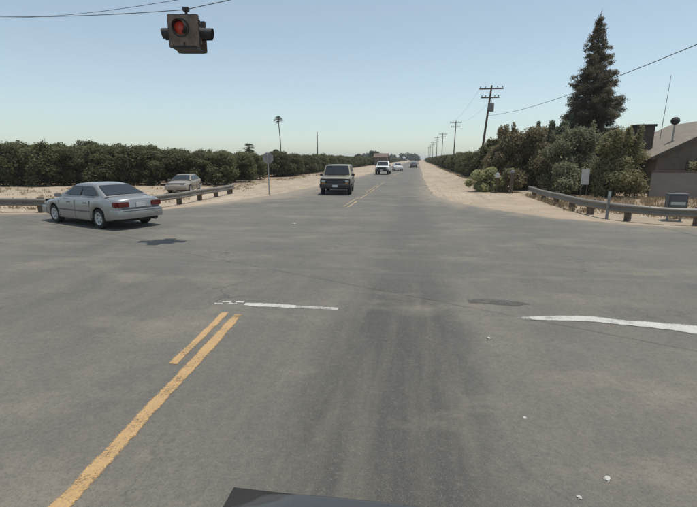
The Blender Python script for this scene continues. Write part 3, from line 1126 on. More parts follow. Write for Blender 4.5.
ws = car('sedan', 'low white car behind the white pickup on the far road', 'car', (-3.9, 86, 0.025), R(-80), sedan_params(M['white_car']))
finish_sedan(ws, M['white_car'])
dk = car('sedan', 'dark car driving away in the right lane near the vanishing point', 'car', (-1.0, 112, 0.025), R(90), sedan_params(M['navy_car']))
finish_sedan(dk, M['navy_car'])
vn = car('hatchback', 'pale car half hidden behind the left guardrail', 'car', (-15.9, 28.0, 0.0), R(-78), sedan_params(M['tan_car'], rear=-2.0, cab=[(-1.75, 0.98), (-1.25, 1.345), (0.22, 1.355), (1.02, 0.955)],
         plan=[(-2.0, 0.70), (-1.9, 0.78), (-1.2, 0.865), (0.6, 0.87), (1.4, 0.855), (1.9, 0.805), (2.2, 0.72), (2.36, 0.48)]))
for nm, bx in (('tail_light', (-2.03, -1.9, 0.52, 0.74, 0.66, 0.92)), ('headlight', (2.18, 2.335, 0.36, 0.68, 0.575, 0.68))):
    for s in (1, -1):
        y0, y1 = sorted((s * bx[2], s * bx[3]))
        MB().box(bx[0], bx[1], y0, y1, bx[4], bx[5]).build(nm, M['lamp_red'] if nm == 'tail_light' else M['lamp_clear'], vn)
vn.scale = (0.86, 0.88, 0.84)
bumper(vn, -1.9, -2.08, 0.82, 0.32, 0.58, M['tan_car'], 'rear_bumper')
bumper(vn, 2.20, 2.43, 0.82, 0.30, 0.56, M['tan_car'], 'front_bumper')

# the survey car that carries the camera: only the edge of its bonnet shows
cv = car('survey_car', 'dark bonnet of the camera car at the bottom edge', 'car', (-0.07, -0.735, 0.025), R(90.5), sedan_params(M['dark_car'], top=[(-2.36, 0.94), (-2.28, 0.985), (-1.65, 1.02), (-1.0, 1.02), (0.75, 0.98), (1.2, 0.945), (1.9, 0.87), (2.25, 0.80), (2.36, 0.68)],
         shoulder=[(-2.36, 0.86), (-2.2, 0.90), (-1.6, 0.915), (0.6, 0.885), (1.3, 0.84), (2.1, 0.76), (2.36, 0.64)]))
finish_sedan(cv, M['dark_car'])
mb = MB()
mb.tube([(-0.75, 0.07, 1.38), (-0.75, 0.07, 2.02)], 0.035, 10)
mb.build('camera_mast', M['black_plastic'], cv)


# ------------------------------------------------------------------ guardrails
def guardrail(name, label, pts, post_gap=1.9, z_top=0.60, end_post=True):
    root = thing(name, label, 'guardrail', (pts[0][0], pts[0][1], 0))
    org = Vector((pts[0][0], pts[0][1], 0))
    # smooth the path
    ctrl = [Vector((x, y)) for x, y in pts]
    P = []
    for i in range(len(ctrl) - 1):
        p0, p1, p2, p3 = ctrl[max(i - 1, 0)], ctrl[i], ctrl[i + 1], ctrl[min(i + 2, len(ctrl) - 1)]
        n = max(2, int((p2 - p1).length / 0.4))
        for k in range(n):
            t = k / n
            P.append(0.5 * ((2 * p1) + (p2 - p0) * t + (2 * p0 - 5 * p1 + 4 * p2 - p3) * t * t + (3 * p1 - p0 - 3 * p2 + p3) * t ** 3))
    P.append(ctrl[-1])
    prof = [(0.0, -0.155), (0.045, -0.145), (0.085, -0.11), (0.085, -0.07), (0.03, -0.025), (0.02, 0.0), (0.03, 0.025), (0.085, 0.07), (0.085, 0.11), (0.045, 0.145), (0.0, 0.155)]
    zc = z_top - 0.155
    rs = []
    for i, p in enumerate(P):
        d = (P[min(i + 1, len(P) - 1)] - P[max(i - 1, 0)]).normalized()
        nn = Vector((d.y, -d.x))            # towards the road
        dz = 0.03 * wave(i * 0.12, 3.0)
        ring = []
        for off, z in prof:
            ring.append(Vector((p.x + nn.x * off, p.y + nn.y * off, zc + z + dz)) - org)
        for off, z in reversed(prof):
            ring.append(Vector((p.x + nn.x * (off - 0.004), p.y + nn.y * (off - 0.004), zc + z + dz)) - org)
        rs.append(ring)
    mb = MB()
    mb.rings(rs)
    mb.build('rail_beam', M['rail'], root, 50)
    pm = MB()
    pm.box(-0.09, 0.09, -0.10, 0.10, -0.3, z_top + 0.02)
    pme = pm.mesh('post', M['postwood'])
    bk = MB()
    bk.box(-0.08, 0.08, -0.105, -0.02, 0, 0.34)
    acc = post_gap * 0.5
    for i in range(len(P) - 1):
        acc += (P[i + 1] - P[i]).length
        if acc >= post_gap or i == len(P) - 2:
            acc = 0
            d = (P[i + 1] - P[i]).normalized()
            nn = Vector((d.y, -d.x))
            q = P[i] - nn * 0.13
            o = link('post', pme, root, (q.x - org.x, q.y - org.y, 0.0), math.atan2(d.y, d.x))
            o.rotation_euler[0] = rg.uniform(-0.03, 0.03)
    return root


guardrail('guardrail', 'weathered guardrail curving round the right corner in front of shrubs', [(6.7, 27.6), (6.72, 24.5), (6.75, 21.5), (6.85, 18.7), (7.25, 17.15), (8.15, 16.35), (9.4, 16.0), (12, 15.8), (18, 15.7), (30, 15.7)])
guardrail('guardrail', 'grey guardrail behind the silver sedan, along the left corner', [(-40, 15.4), (-24, 15.4), (-18, 15.5), (-14.5, 16.0), (-12.5, 17.1), (-11.6, 18.8), (-11.6, 22.5), (-11.9, 27.0)])


# ------------------------------------------------------------------ flashing beacon over the crossing and its wires
BX, BY, BZ = -5.84, 11.0, 5.27
bc = thing('traffic_beacon', 'rusty four-way flashing red traffic beacon hanging from span wire', 'traffic light', (BX, BY, BZ), R(10))
o = MB().box(-0.24, 0.24, -0.24, 0.24, -0.33, 0.33).build('housing', M['beacon'], bc)
bevel_obj(o, 0.03)
for k in range(4):
    m = Matrix.Rotation(k * PI / 2, 4, 'Z')
    big = k % 2 == 0
    ph = 0.385 if big else 0.19
    dv = 0.26
    o = MB().box(-ph, ph, -dv - 0.04, -dv, -ph * (1.0 if big else 1.1), ph * (1.0 if big else 1.1), m).build('face_plate', M['beacon'], bc)
    bevel_obj(o, 0.02)
    # lens disc
    ln = MB()
    lx, lz = (-0.07, 0.07) if big else (0.0, 0.0)
    rl = 0.142 if big else 0.13
    mm = m @ Matrix.Translation((lx, -dv - 0.075, lz)) @ Matrix.Rotation(PI, 4, 'Z')
    ln.lathe([(rl, -0.035), (rl * 0.95, 0.0), (rl * 0.7, 0.025), (rl * 0.35, 0.042), (0.001, 0.048)], 'y', 24, mm)
    ln.build('lens', M['lens'], bc, 50)
    # tunnel visor: open tube, cut away below
    vz = MB()
    rs = []
    ln_v = 0.34 if not big else 0.20
    for (dd, rr) in ((0.0, rl + 0.02), (ln_v, rl + 0.012), (ln_v, rl + 0.004), (0.0, rl + 0.010)):
        ring = []
        for i in range(25):
            a = R(-60 + 300 * i / 24)
            cut = 0.25 * (1 - math.sin(a)) * dd * 0.5
            ring.append(m @ Vector((lx + rr * math.cos(a), -dv - 0.042 - dd + cut * 0.6, lz + rr * math.sin(a))))
        rs.append(ring)
    vz.rings(rs, False, False, closed=False)
    vz.build('visor', M['beacon_dark'], bc, 50)
for k in (0, 2):
    m = Matrix.Rotation(k * PI / 2, 4, 'Z')
    for zz in (-0.2, 0.2):
        MB().box(0.385, 0.41, -0.30, -0.262, zz - 0.05, zz + 0.05, m).build('hinge', M['beacon_dark'], bc)
    MB().box(-0.02, 0.02, -0.312, -0.301, -0.36, -0.25, m).build('latch', M['beacon_dark'], bc)
    fr_ = MB()
    fr_.lathe([(0.185, -0.004), (0.215, -0.004), (0.215, 0.012), (0.185, 0.012), (0.185, -0.004)], 'y', 28, m @ Matrix.Translation((-0.07, -0.306, 0.07)), False)
    fr_.build('lens_ring', M['beacon_dark'], bc, 40)
MB().box(-0.30, 0.30, -0.30, 0.30, -0.39, -0.335).build('bottom_plate', M['beacon_dark'], bc)
MB().box(-0.26, 0.26, -0.26, 0.26, 0.335, 0.38).build('top_plate', M['beacon_dark'], bc)
mb = MB()
mb.tube([(0, 0, 0.38), (0, 0, 0.56)], 0.035, 10)
mb.box(-0.07, 0.07, -0.05, 0.05, 0.53, 0.62)
mb.build('hanger', M['beacon_dark'], bc)


def wire(name, label, pts_list, rad, cat='wire', group=None):
    """pts_list: spans (a, b, sag)"""
    mb = MB()
    org = Vector(pts_list[0][0])
    for a, b, sag in pts_list:
        a, b = Vector(a), Vector(b)
        n = 24
        mb.tube([a.lerp(b, k / n) - Vector((0, 0, sag * 4 * (k / n) * (1 - k / n))) - org for k in range(n + 1)], rad, 6)
    o = mb.build(name, M['wire'], None, 60, org)
    return tag(o, label, cat, group)


PL = (-27.0, 20.5)
PR = (11.0, 18.6)
hang = (BX, BY, BZ + 0.57)
wire('span_wire', 'span wire carrying the red beacon over the intersection', [((PL[0], PL[1], 9.9), hang, 0.30), (hang, (PR[0], PR[1], 11.6), 0.12)], 0.009)
wire('span_wire', 'thin upper cable passing above the red beacon', [((PL[0], PL[1], 10.1), (9.5, 3.2, 5.5), 1.6)], 0.006)


def wood_pole(name, label, x, y, h, lean=(0, 0), arms=True, xfmr=False, group=None, r=0.15):
    root = thing(name, label, 'utility pole', (x, y, 0), 0, group)
    mb = MB()
    n = 8
    pts = [(lean[0] * k / n * h, lean[1] * k / n * h, -0.3 + (h + 0.3) * k / n) for k in range(n + 1)]
    mb.tube(pts, [r * (1 - 0.38 * k / n) for k in range(n + 1)], 12)
    mb.build('pole', M['polewood'], root, 50)
    if arms:
        for (dz, ln) in ((0.35, 1.25), (1.25, 0.95)):
            z = h - dz
            xx, yy = lean[0] * z, lean[1] * z
            a = MB()
            a.box(xx - ln, xx + ln, yy - 0.19, yy - 0.075, z - 0.06, z + 0.06)
            a.build('crossarm', M['polewood'], root)
            for s in (-0.92, -0.5, 0.5, 0.92):
                i_ = MB()
                i_.lathe([(0.02, 0), (0.02, 0.06), (0.055, 0.07), (0.05, 0.11), (0.06, 0.13), (0.04, 0.18), (0.001, 0.19)], 'z', 10, Matrix.Translation((xx + s * ln, yy - 0.132, z + 0.06)))
                i_.build('insulator', M['ceramic'], root, 50)
    if xfmr:
        z = h - 2.7
        xx, yy = lean[0] * z, lean[1] * z
        t = MB()
        t.lathe([(0.001, 0), (0.24, 0.0), (0.25, 0.04), (0.25, 0.80), (0.22, 0.86), (0.08, 0.90), (0.001, 0.91)], 'z', 18, Matrix.Translation((xx + 0.33, yy - 0.22, z)))
        t.build('transformer', M['xfmr'], root, 50)
        b = MB()
        b.box(xx + 0.0, xx + 0.2, yy - 0.2, yy - 0.12, z + 0.2, z + 0.6)
        b.build('bracket', M['galv'], root)
        c = MB()
        c.lathe([(0.03, 0), (0.05, 0.08), (0.03, 0.16), (0.05, 0.22), (0.02, 0.3)], 'z', 8, Matrix.Translation((xx + 0.25, yy - 0.2, z + 0.9)))
        c.build('bushing', M['ceramic'], root, 50)
    return root


pp = [(6.75, 51, 9.95, (0.085, 0), True), (7.7, 100, 10.3, (0.02, 0), False), (7.5, 145, 10.3, (0.01, 0), False), (7.8, 192, 11.4, (-0.01, 0), False), (7.6, 240, 11.0, (0, 0), False), (7.6, 290, 11, (0.01, 0), False), (7.6, 340, 11, (0, 0), False)]
pl = ['leaning wooden utility pole with transformer behind the right shrubs', 'second utility pole on the right, beyond the leaning one', 'third utility pole on the right side of the far road']
for i, (x, y, h, ln, xf) in enumerate(pp):
    wood_pole('utility_pole', pl[i] if i < 3 else 'tiny far utility pole in the line towards the vanishing point', x, y, h, ln, True, xf, 'utility poles along the right side of the road')
for i in range(len(pp) - 1):
    x0, y0, h0, l0, _ = pp[i]
    x1, y1, h1, l1, _ = pp[i + 1]
    sp = []
    for s in (-1.15, 1.15):
        sp.append(((x0 + l0[0] * h0 + s, y0 - 0.13, h0 - 0.1), (x1 + l1[0] * h1 + s, y1 - 0.13, h1 - 0.1), 0.9))
    wire('power_line', 'thin overhead conductors between the roadside utility poles', sp, 0.008, 'wire', 'conductors between utility poles')
wood_pole('utility_pole', 'utility pole at the right edge carrying the service wire', 9.5, 3.2, 9.6, (0, 0), False)
wood_pole('utility_pole', 'utility pole beyond the right guardrail holding the span wires', PR[0], PR[1], 12.2, (0, 0), False)
wood_pole('utility_pole', 'utility pole at the left edge carrying the span wire', PL[0], PL[1], 10.5, (0, 0), False)
wire('service_wire', 'single dark wire rising from the leaning pole to the upper right', [((6.75 + 0.085 * 6.7 + 0.1, 51, 6.85), (9.5, 3.2, 6.45), 0.85)], 0.014)
wood_pole('utility_pole', 'thin bare pole above the orchard left of the tan wagon', -27.7, 120, 9.5, (0, 0), False, r=0.2)


# ------------------------------------------------------------------ signs and small roadside things
def octagon(r, y0, y1):
    mb = MB()
    ring = lambda y: [Vector((r * math.cos(R(22.5 + 45 * k)), y, r * math.sin(R(22.5 + 45 * k)))) for k in range(8)]
    mb.rings([ring(y0), ring(y1)])
    return mb


sg = thing('stop_sign', 'grey back of an octagonal sign on a post, left of the tan wagon', 'sign', (-9.2, 26.2, 0), R(4))
pm = MB()
pm.box(-0.03, 0.03, -0.03, 0.03, -0.3, 2.55)
pm.build('post', M['galv'], sg)
o = octagon(0.36, 0.034, 0.038)
o.build('sign_panel', M['sign_back'], sg, None, (0, 0, 2.25))
o = octagon(0.34, 0.0385, 0.0395)
o.build('sign_face', M['red'], sg, None, (0, 0, 2.25))

mk = thing('delineator_post', 'slim pale marker post standing at the bend of the right guardrail', 'post', (7.06, 17.35, 0), 0)
pm = MB()
pm.box(-0.05, 0.05, -0.012, 0.012, -0.2, 1.05)
o = pm.build('post', M['sign_back'], mk)
MB().box(-0.045, 0.045, -0.0155, -0.0125, 0.86, 1.02).build('reflector', M['white_board'], mk)

bx = thing('roadside_box', 'dark grey box with a white stripe just behind the right guardrail', 'box', (9.25, 17.2, 0), R(-8))
for s in (-0.2, 0.2):
    MB().box(s - 0.03, s + 0.03, -0.03, 0.03, -0.2, 0.34).build('leg', M['galv'], bx)
o = MB().box(-0.29, 0.29, -0.2, 0.2, 0.34, 0.96).build('cabinet', M['box_grey'], bx)
bevel_obj(o, 0.025)
MB().box(-0.22, 0.22, -0.209, -0.202, 0.60, 0.70).build('white_stripe', M['white_board'], bx)
MB().box(-0.23, 0.23, -0.208, -0.202, 0.74, 0.92).build('front_panel', M['trim'], bx)
MB().box(-0.31, 0.31, -0.22, 0.22, 0.963, 0.99).build('lid', M['box_grey'], bx)

wsn = thing('notice_board', 'upright white board standing among the shrubs behind the right guardrail', 'sign', (9.78, 27.6, 0), R(-18))
MB().box(-0.21, 0.21, -0.02, 0.02, 0.72, 1.62).build('board', M['white_board'], wsn)
for s in (-0.15, 0.15):
    MB().box(s - 0.03, s + 0.03, 0.023, 0.08, -0.2, 1.58).build('leg', M['postwood'], wsn)

mb_ = thing('mailbox', 'pale rounded mailbox on a timber post by the light green bush', 'mailbox', (5.25, 30.2, 0), R(80))
MB().box(-0.05, 0.05, -0.05, 0.05, -0.2, 1.0).build('post', M['postwood'], mb_)
mm = MB()
prof = [(-0.15, 0), (0.15, 0)] + [(0.15 * math.cos(a), 0.16 + 0.15 * math.sin(a)) for a in [PI * k / 10 for k in range(11)]]
mm.rings([[Vector((x, yy, z)) for (yy, z) in prof] for x in (-0.32, 0.32)])
mm.build('box', M['white_board'], mb_, 40, (0, 0, 1.003))
MB().box(0.05, 0.12, -0.172, -0.155, 1.10, 1.35).build('flag', M['red'], mb_)

tp = thing('timber_post', 'dark old timber post with pale top beside the light green bush', 'post', (6.05, 29.6, 0), R(15))
mm = MB()
mm.tube([(0, 0, -0.3), (0.02, 0, 0.8), (0.03, 0.01, 1.32)], [0.11, 0.105, 0.10], 10)
mm.build('shaft', M['postwood'], tp, 50)
mm = MB()
mm.lathe([(0.12, 0), (0.13, 0.06), (0.09, 0.16), (0.001, 0.18)], 'z', 10, Matrix.Translation((0.03, 0.01, 1.322)))
mm.build('cap', M['sign_back'], tp, 50)


def scrap(name, label, x, y, s, mat, cat, seed):
    r_ = random.Random(seed)
    bm = bmesh.new()
    bmesh.ops.create_icosphere(bm, subdivisions=2, radius=s)
    for v in bm.verts:
        k = 0.65 + 0.6 * r_.random()
        v.co = Vector((v.co.x * k * 1.25, v.co.y * k, max(-0.3 * s, v.co.z * k * 0.5)))
    me = bpy.data.meshes.new(name)
    bm.to_mesh(me)
    bm.free()
    me.materials.append(mat)
    o = link(name, me, None, (x, y, 0.025 + 0.28 * s), r_.random() * 6)
    return tag(o, label, cat)


scrap('litter_scrap', 'small white scrap of litter near the lower right corner', 1.37, 2.83, 0.022, M['paper'], 'litter', 1)
scrap('litter_scrap', 'tiny white scrap at the bottom edge, left of the larger one', 1.12, 2.62, 0.015, M['paper'], 'litter', 2)
scrap('litter_scrap', 'small white scrap on the asphalt just below the white stop line', 0.94, 5.2, 0.02, M['paper'], 'litter', 3)
scrap('litter_scrap', 'pale crumb of litter in the right lane, above the lower right scraps', 0.98, 3.5, 0.014, M['paper'], 'litter', 4)
scrap('litter_scrap', 'pale scrap lying in the middle of the far side of the crossing', -4.1, 14.1, 0.05, M['paper'], 'litter', 5)


# ------------------------------------------------------------------ trees
def copy_tree(root, loc, rz, sc, label=None, group=None):
    r_ = root.copy()
    C.objects.link(r_)
    r_.location = loc
    r_.rotation_euler = (0, 0, rz)
    r_.scale = sc
    if label:
        r_['label'] = label
    for ch in root.children:
        c = ch.copy()
        C.objects.link(c)
        c.parent = r_
    return r_


protos = []
for s in range(4):
    r_ = random.Random(100 + s)
    root = thing('orchard_tree', 'x', 'tree', (0, 0, 0))
    tm = trunk_mesh('trunk', r_, 1.7, 0.10, 6, 1.25, M['bark'], 0.35)
    link('trunk', tm, root)
    bl = clumps(r_, 64, 0, 0, 0.30, 2.80, 2.0, 2.0, 0.36, 0.60, 0.62, True)
    lm = leaves('crown', bl, 13000, 0.095, M['leaf_orchard'], 200 + s, up=0.5, shell=0.5)
    link('crown', lm, root)
    protos.append(root)
spots = []
r_ = random.Random(5)
# orchard on the left: first tree rows along the crossing road, then along the main road
for row in range(3):
    x = -17.6
    while x > -62 - row * 12:
        spots.append((x, 35.5 + row * 4.8 - (0.28 * max(0, -20 - x) if True else 0), 'L'))
        x -= 2.2 if row == 0 else 2.7
k = 0
y = 54.0
while y < 420:
    dx = 3.05 if y < 140 else (5.5 if y < 240 else 9)
    for row in range(2 if y < 120 else 1):
        spots.append((-17.6 - row * 4.6, y, 'M'))
    y += dx
y = 44.0
while y < 400:
    dx = 3.05 if y < 140 else (5.5 if y < 240 else 9)
    spots.append((7.6 if y > 52 else 8.6, y, 'R'))
    if y < 90:
        spots.append((12.0, y, 'R'))
    y += dx
labs = {'L': ('orchard tree in the dense dark green rows behind the silver sedan', 'orchard trees behind the left guardrail'),
        'M': ('orchard tree in the row receding along the left side of the far road', 'orchard trees along the left of the far road'),
        'R': ('orchard tree in the row receding along the right side of the far road', 'orchard trees along the right of the far road')}
spots = spots[:298]
used = set()
for i, (x, y, kd) in enumerate(spots):
    p = protos[i % 4]
    hs = {'L': 1.10, 'M': 0.93, 'R': 1.0}[kd]
    if kd == 'L':
        hs = 0.86 + 0.30 * min(1, max(0, (-18 - x) / 14)) + 0.05 * ((y - 36) / 5)
    s = r_.uniform(0.96, 1.04)
    loc = (x + r_.uniform(-0.3, 0.3), y + r_.uniform(-0.3, 0.3), 0)
    rot, sc = r_.uniform(0, 6.28), (s * 1.06, s * 1.06, s * hs * r_.uniform(0.95, 1.05))
    if i < 4:
        t = p
        t.location, t.rotation_euler, t.scale = loc, (0, 0, rot), sc
    else:
        t = copy_tree(p, loc, rot, sc)
    t['label'], t['group'] = labs[kd]

# the rest of the orchard, a mass seen only as a line of tops
bl = []
for i in range(520):
    x = r_.uniform(-330, -26)
    y_ = r_.uniform(54, 330)
    bl.append((x, y_, r_.uniform(1.3, 2.1), 2.6, 2.6, 1.4))
for i in range(160):
    bl.append((r_.uniform(-30, -19), r_.uniform(150, 420), r_.uniform(1.3, 2.0), 2.4, 2.4, 1.3))
for i in range(160):
    bl.append((r_.uniform(9, 40), r_.uniform(120, 420), r_.uniform(1.3, 2.0), 2.4, 2.4, 1.3))
o = link('orchard_mass', leaves('orchard_mass', bl, 60000, 0.62, M['leaf_far'], 9, up=0.6))
o['kind'] = 'stuff'
tag(o, 'distant orchard trees merging into one dark green mass', 'orchard')
# farm trees at the end of the road
bl = []
for i in range(26):
    x = -12 + r_.uniform(-58, 10)
    hgt = r_.uniform(4, 9)
    for k in range(7):
        bl.append((x + r_.uniform(-4, 4), 520 + r_.uniform(-6, 6), r_.uniform(1.5, hgt), 2.6, 2.6, 2.0))
for i in range(40):
    x = r_.uniform(12, 200)
    bl.append((x, 520 + r_.uniform(-6, 6), r_.uniform(1.5, 4), 4, 4, 2.5))
o = link('far_tree_line', leaves('far_tree_line', bl, 16000, 0.8, M['leaf_far'], 19, up=0.4))
o['kind'] = 'stuff'
tag(o, 'far line of farm trees where the road vanishes', 'trees')


def bush(name, label, cat, x, y, h, rx, ry, n, size, mat, seed, ncl=34, z0=0.25, limbs=9, r0=0.12, group=None, cl=(0.35, 0.8), droop=0.2, shell=0.5, topexp=0.7, spikes=0):
    r_ = random.Random(seed)
    root = thing(name, label, cat, (x, y, 0), 0, group)
    link('trunk', trunk_mesh('trunk', r_, h * 0.75, r0, limbs, max(rx, ry) * 0.95, M['bark'], 0.08), root)
    bl = clumps(r_, ncl, 0, 0, z0, h - cl[0] * 0.6, rx, ry, cl[0], cl[1], topexp)
    for k in range(spikes):
        a = r_.uniform(0, 2 * PI)
        q = math.sqrt(r_.random()) * 0.7
        zz = h * r_.uniform(0.82, 1.05)
        bl.append((rx * q * math.cos(a), ry * q * math.sin(a), zz, 0.16, 0.16, 0.45))
    link('crown', leaves('crown', bl, n, size, mat, seed, up=0.35, shell=shell, long=2.3, droop=droop), root)
    return root


bush('shrub', 'big rounded brown-olive shrub below the leaning utility pole', 'shrub', 7.7, 34.6, 4.25, 3.0, 2.6, 52000, 0.078, M['leaf_brown'], 31, 46, spikes=16)
bush('shrub', 'grey-olive shrub between the brown one and the tall conifer', 'shrub', 10.1, 31.5, 4.2, 1.9, 1.8, 34000, 0.072, M['leaf_olive'], 32, 34, spikes=10)
bush('shrub', 'large tan-olive shrub in front of the house', 'shrub', 11.45, 27.7, 3.6, 1.55, 1.5, 36000, 0.066, M['leaf_tan'], 33, 38, spikes=10)
bush('shrub', 'dark low shrub filling the foot of the hedge behind the white board', 'shrub', 9.6, 29.8, 1.9, 1.6, 1.2, 8000, 0.09, M['leaf_olive'], 34, 22)
bush('shrub', 'low light green bush at the sandy roadside by the mailbox', 'shrub', 4.75, 31.2, 1.5, 1.6, 1.0, 16000, 0.065, M['leaf_light'], 35, 24, z0=0.15, r0=0.05, cl=(0.22, 0.42))
bush('shrub', 'small dusty bush beside the dark timber post', 'shrub', 6.3, 30.9, 1.5, 0.9, 0.8, 5000, 0.08, M['leaf_tan'], 36, 18, z0=0.15, r0=0.05, cl=(0.2, 0.4))
bush('shrub', 'pale green bush against the house wall at the right edge', 'shrub', 17.3, 29.3, 2.9, 1.1, 0.8, 7000, 0.09, M['leaf_light'], 37, 22, z0=0.9, r0=0.06, cl=(0.25, 0.5))
bush('shrub', 'dark shrub at the foot of the tall conifer by the chimney', 'shrub', 14.0, 33.8, 3.9, 1.3, 1.2, 9000, 0.10, M['leaf_conifer'], 38, 26)
for i, (x, y, h) in enumerate(((10.3, 36.3, 4.6), (11.1, 36.6, 4.9), (11.9, 35.8, 4.5), (9.4, 37.2, 4.7))):
    bush('slender_tree', 'slender green tree poking up behind the shrubs, left of the conifer', 'tree', x, y, h, 1.0, 0.9, 7000, 0.10, M['leaf_green'], 40 + i, 30, z0=1.2, limbs=5, r0=0.07, group='slender trees behind the shrubs', cl=(0.25, 0.45), spikes=6)
bush('shrub', 'dark leafy shrub on the orchard corner behind the brown one', 'shrub', 6.6, 40.2, 3.9, 1.6, 1.4, 9000, 0.12, M['leaf_orchard'], 48, 22)

# the tall conifer
def conifer(x, y, h, rmax):
    r_ = random.Random(77)
    root = thing('conifer_tree', 'tall ragged conifer rising above the shrubs beside the house', 'tree', (x, y, 0))
    mb = MB()
    lean = lambda z: Vector((0.12 * math.sin(z * 0.4) - 0.01 * z, 0.05 * math.sin(z * 0.7), z))
    mb.tube([lean(h * k / 14) - Vector((0, 0, 0.2 if k == 0 else 0)) for k in range(15)], [0.30 * (1 - 0.93 * k / 14) for k in range(15)], 10)
    bl = []
    z = 2.0
    while z < h - 0.2:
        t = z / h
        w = rmax * (1.0 - max(0, (t - 0.30) / 0.70) ** 1.6) * (0.9 if t < 0.4 else 1.0)
        nb = 8 if t < 0.8 else 6
        for k in range(nb):
            if r_.random() < 0.03 and 0.35 < t < 0.75:
                continue
            a = r_.uniform(0, 2 * PI)
            ln = max(0.10, w * r_.uniform(0.6, 1.1))
            d = Vector((math.cos(a), math.sin(a), 0))
            b0 = lean(z)
            rise = r_.uniform(-0.05, 0.35)
            tip = b0 + d * ln + Vector((0, 0, ln * rise))
            midp = b0 + d * ln * 0.5 + Vector((0, 0, ln * rise * 0.3 - 0.05))
            mb.tube([b0, midp, tip], [0.05 * (1 - 0.7 * t), 0.03 * (1 - 0.6 * t), 0.008], 5)
            m = max(2, int(ln / 0.34))
            for i in range(m):
                q = 0.35 + 0.68 * (i + 0.5) / m
                p = b0.lerp(tip, q)
                rr = (0.13 + 0.30 * (1 - t) ** 0.8) * r_.uniform(0.75, 1.3)
                bl.append((p.x + r_.uniform(-.12, .12), p.y + r_.uniform(-.12, .12), p.z - 0.05 + r_.uniform(-.1, .14), rr * 1.15, rr * 1.15, rr * 0.85))
        z += 0.30 if t < 0.8 else 0.24
    bl.append((*lean(h - 0.1), 0.09, 0.09, 0.45))
    link('trunk', mb.mesh('trunk', M['bark'], 60), root)
    link('crown', leaves('crown', bl, 170000, 0.040, M['leaf_conifer'], 78, up=0.15, shell=0.3, long=4.2, droop=0.25), root)


conifer(13.5, 38.0, 12.8, 2.2)


# palms
def palm(name, label, x, y, h, rc, skirt, seed, r0=0.22, n=38):
    r_ = random.Random(seed)
    root = thing(name, label, 'palm', (x, y, 0))
    mb = MB()
    mb.tube([(0.02 * h * math.sin(k * 0.4), 0, -0.2 + (h + 0.2) * k / 10) for k in range(11)], [r0 * (1.3 - 0.5 * min(1, k / 3) - 0.02 * k) for k in range(11)], 10)
    mb.build('trunk', M['bark'], root, 60)
    tx = 0.02 * h * math.sin(4.0)
    V, F = [], []
    fb = MB()
    for k in range(n):
        a = r_.uniform(0, 2 * PI)
        el = r_.uniform(-0.9 if skirt else -0.5, 1.25)
        d = Vector((math.cos(a) * math.cos(el), math.sin(a) * math.cos(el), math.sin(el)))
        side = d.cross(Vector((0, 0, 1))).normalized()
        ln = rc * r_.uniform(0.8, 1.1)
        upv = side.cross(d)
        base = Vector((tx, 0, h))
        for j in range(11):
            b = (j - 5) / 5 * 1.1
            dd = (d * math.cos(b) + side * math.sin(b)).normalized()
            p0 = base + d * ln * 0.40
            tip = p0 + dd * ln * 0.62 - Vector((0, 0, 0.22 * ln))
            w = side.cross(dd) if False else (upv * 0.3 + side * 0.7).normalized() * 0.05 * rc * 0.6
            fb.add([p0 - w * 0.4, p0 + w * 0.4, p0.lerp(tip, 0.55) + w, tip, p0.lerp(tip, 0.55) - w], [(0, 1, 2, 3, 4)])
        fb.tube([base, base + d * ln * 0.42], 0.025 * rc, 4)
    fb.build('crown', M['leaf_palm'], root)
    return root


palm('palm_tree', 'tall thin fan palm standing above the orchard skyline', -44.9, 140, 14.6, 1.7, True, 51)
palm('palm_tree', 'short bushy palm just left of the tall fan palm', -43.6, 110, 5.0, 1.9, True, 52, 0.5)
bush('tree', 'small round tree under the tall fan palm', 'tree', -45.5, 138, 5.6, 2.1, 2.1, 3500, 0.28, M['leaf_far'], 53, 18, z0=1.5, cl=(0.6, 1.0))
for i, (x, h) in enumerate(((-20.5, 5.6), (-17.0, 4.6), (-30, 4.9))):
    bush('tree', ['rounded tree above the orchard line behind the white pickup', 'lower tree right beside the rounded one behind the pickup', 'tree just above the orchard line left of the pickup'][i], 'tree', x, 205 + 8 * i, h, 3.2, 3.0, 3500, 0.34, M['leaf_far'], 60 + i, 18, z0=1.0, cl=(0.8, 1.4))

# small barn far behind the pickup
bn = thing('barn', 'small far building with rusty roof showing above the white pickup', 'building', (-13.2, 160, 0), 0)
bn.scale = (0.66, 0.8, 0.86)
MB().box(-3.6, 3.6, -3, 3, -0.1, 3.3).build('wall', M['barn'], bn)
mb = MB()
mb.rings([[Vector((x, -3.4, 3.2)), Vector((x, 0, 4.7)), Vector((x, 3.4, 3.2)), Vector((x, 3.4, 3.32)), Vector((x, 0, 4.85)), Vector((x, -3.4, 3.32))] for x in (-4, 4)])
mb.build('roof', M['rust_roof'], bn)
MB().box(-1.2, 1.2, -3.02, -3.005, 0, 2.6).build('door', M['fascia'], bn)


# ------------------------------------------------------------------ the house on the right and its block wall
hs = thing('house', 'single-storey house with tan shingle gable roof at the right edge', 'house', (19.6, 31.0, 0), R(-4))
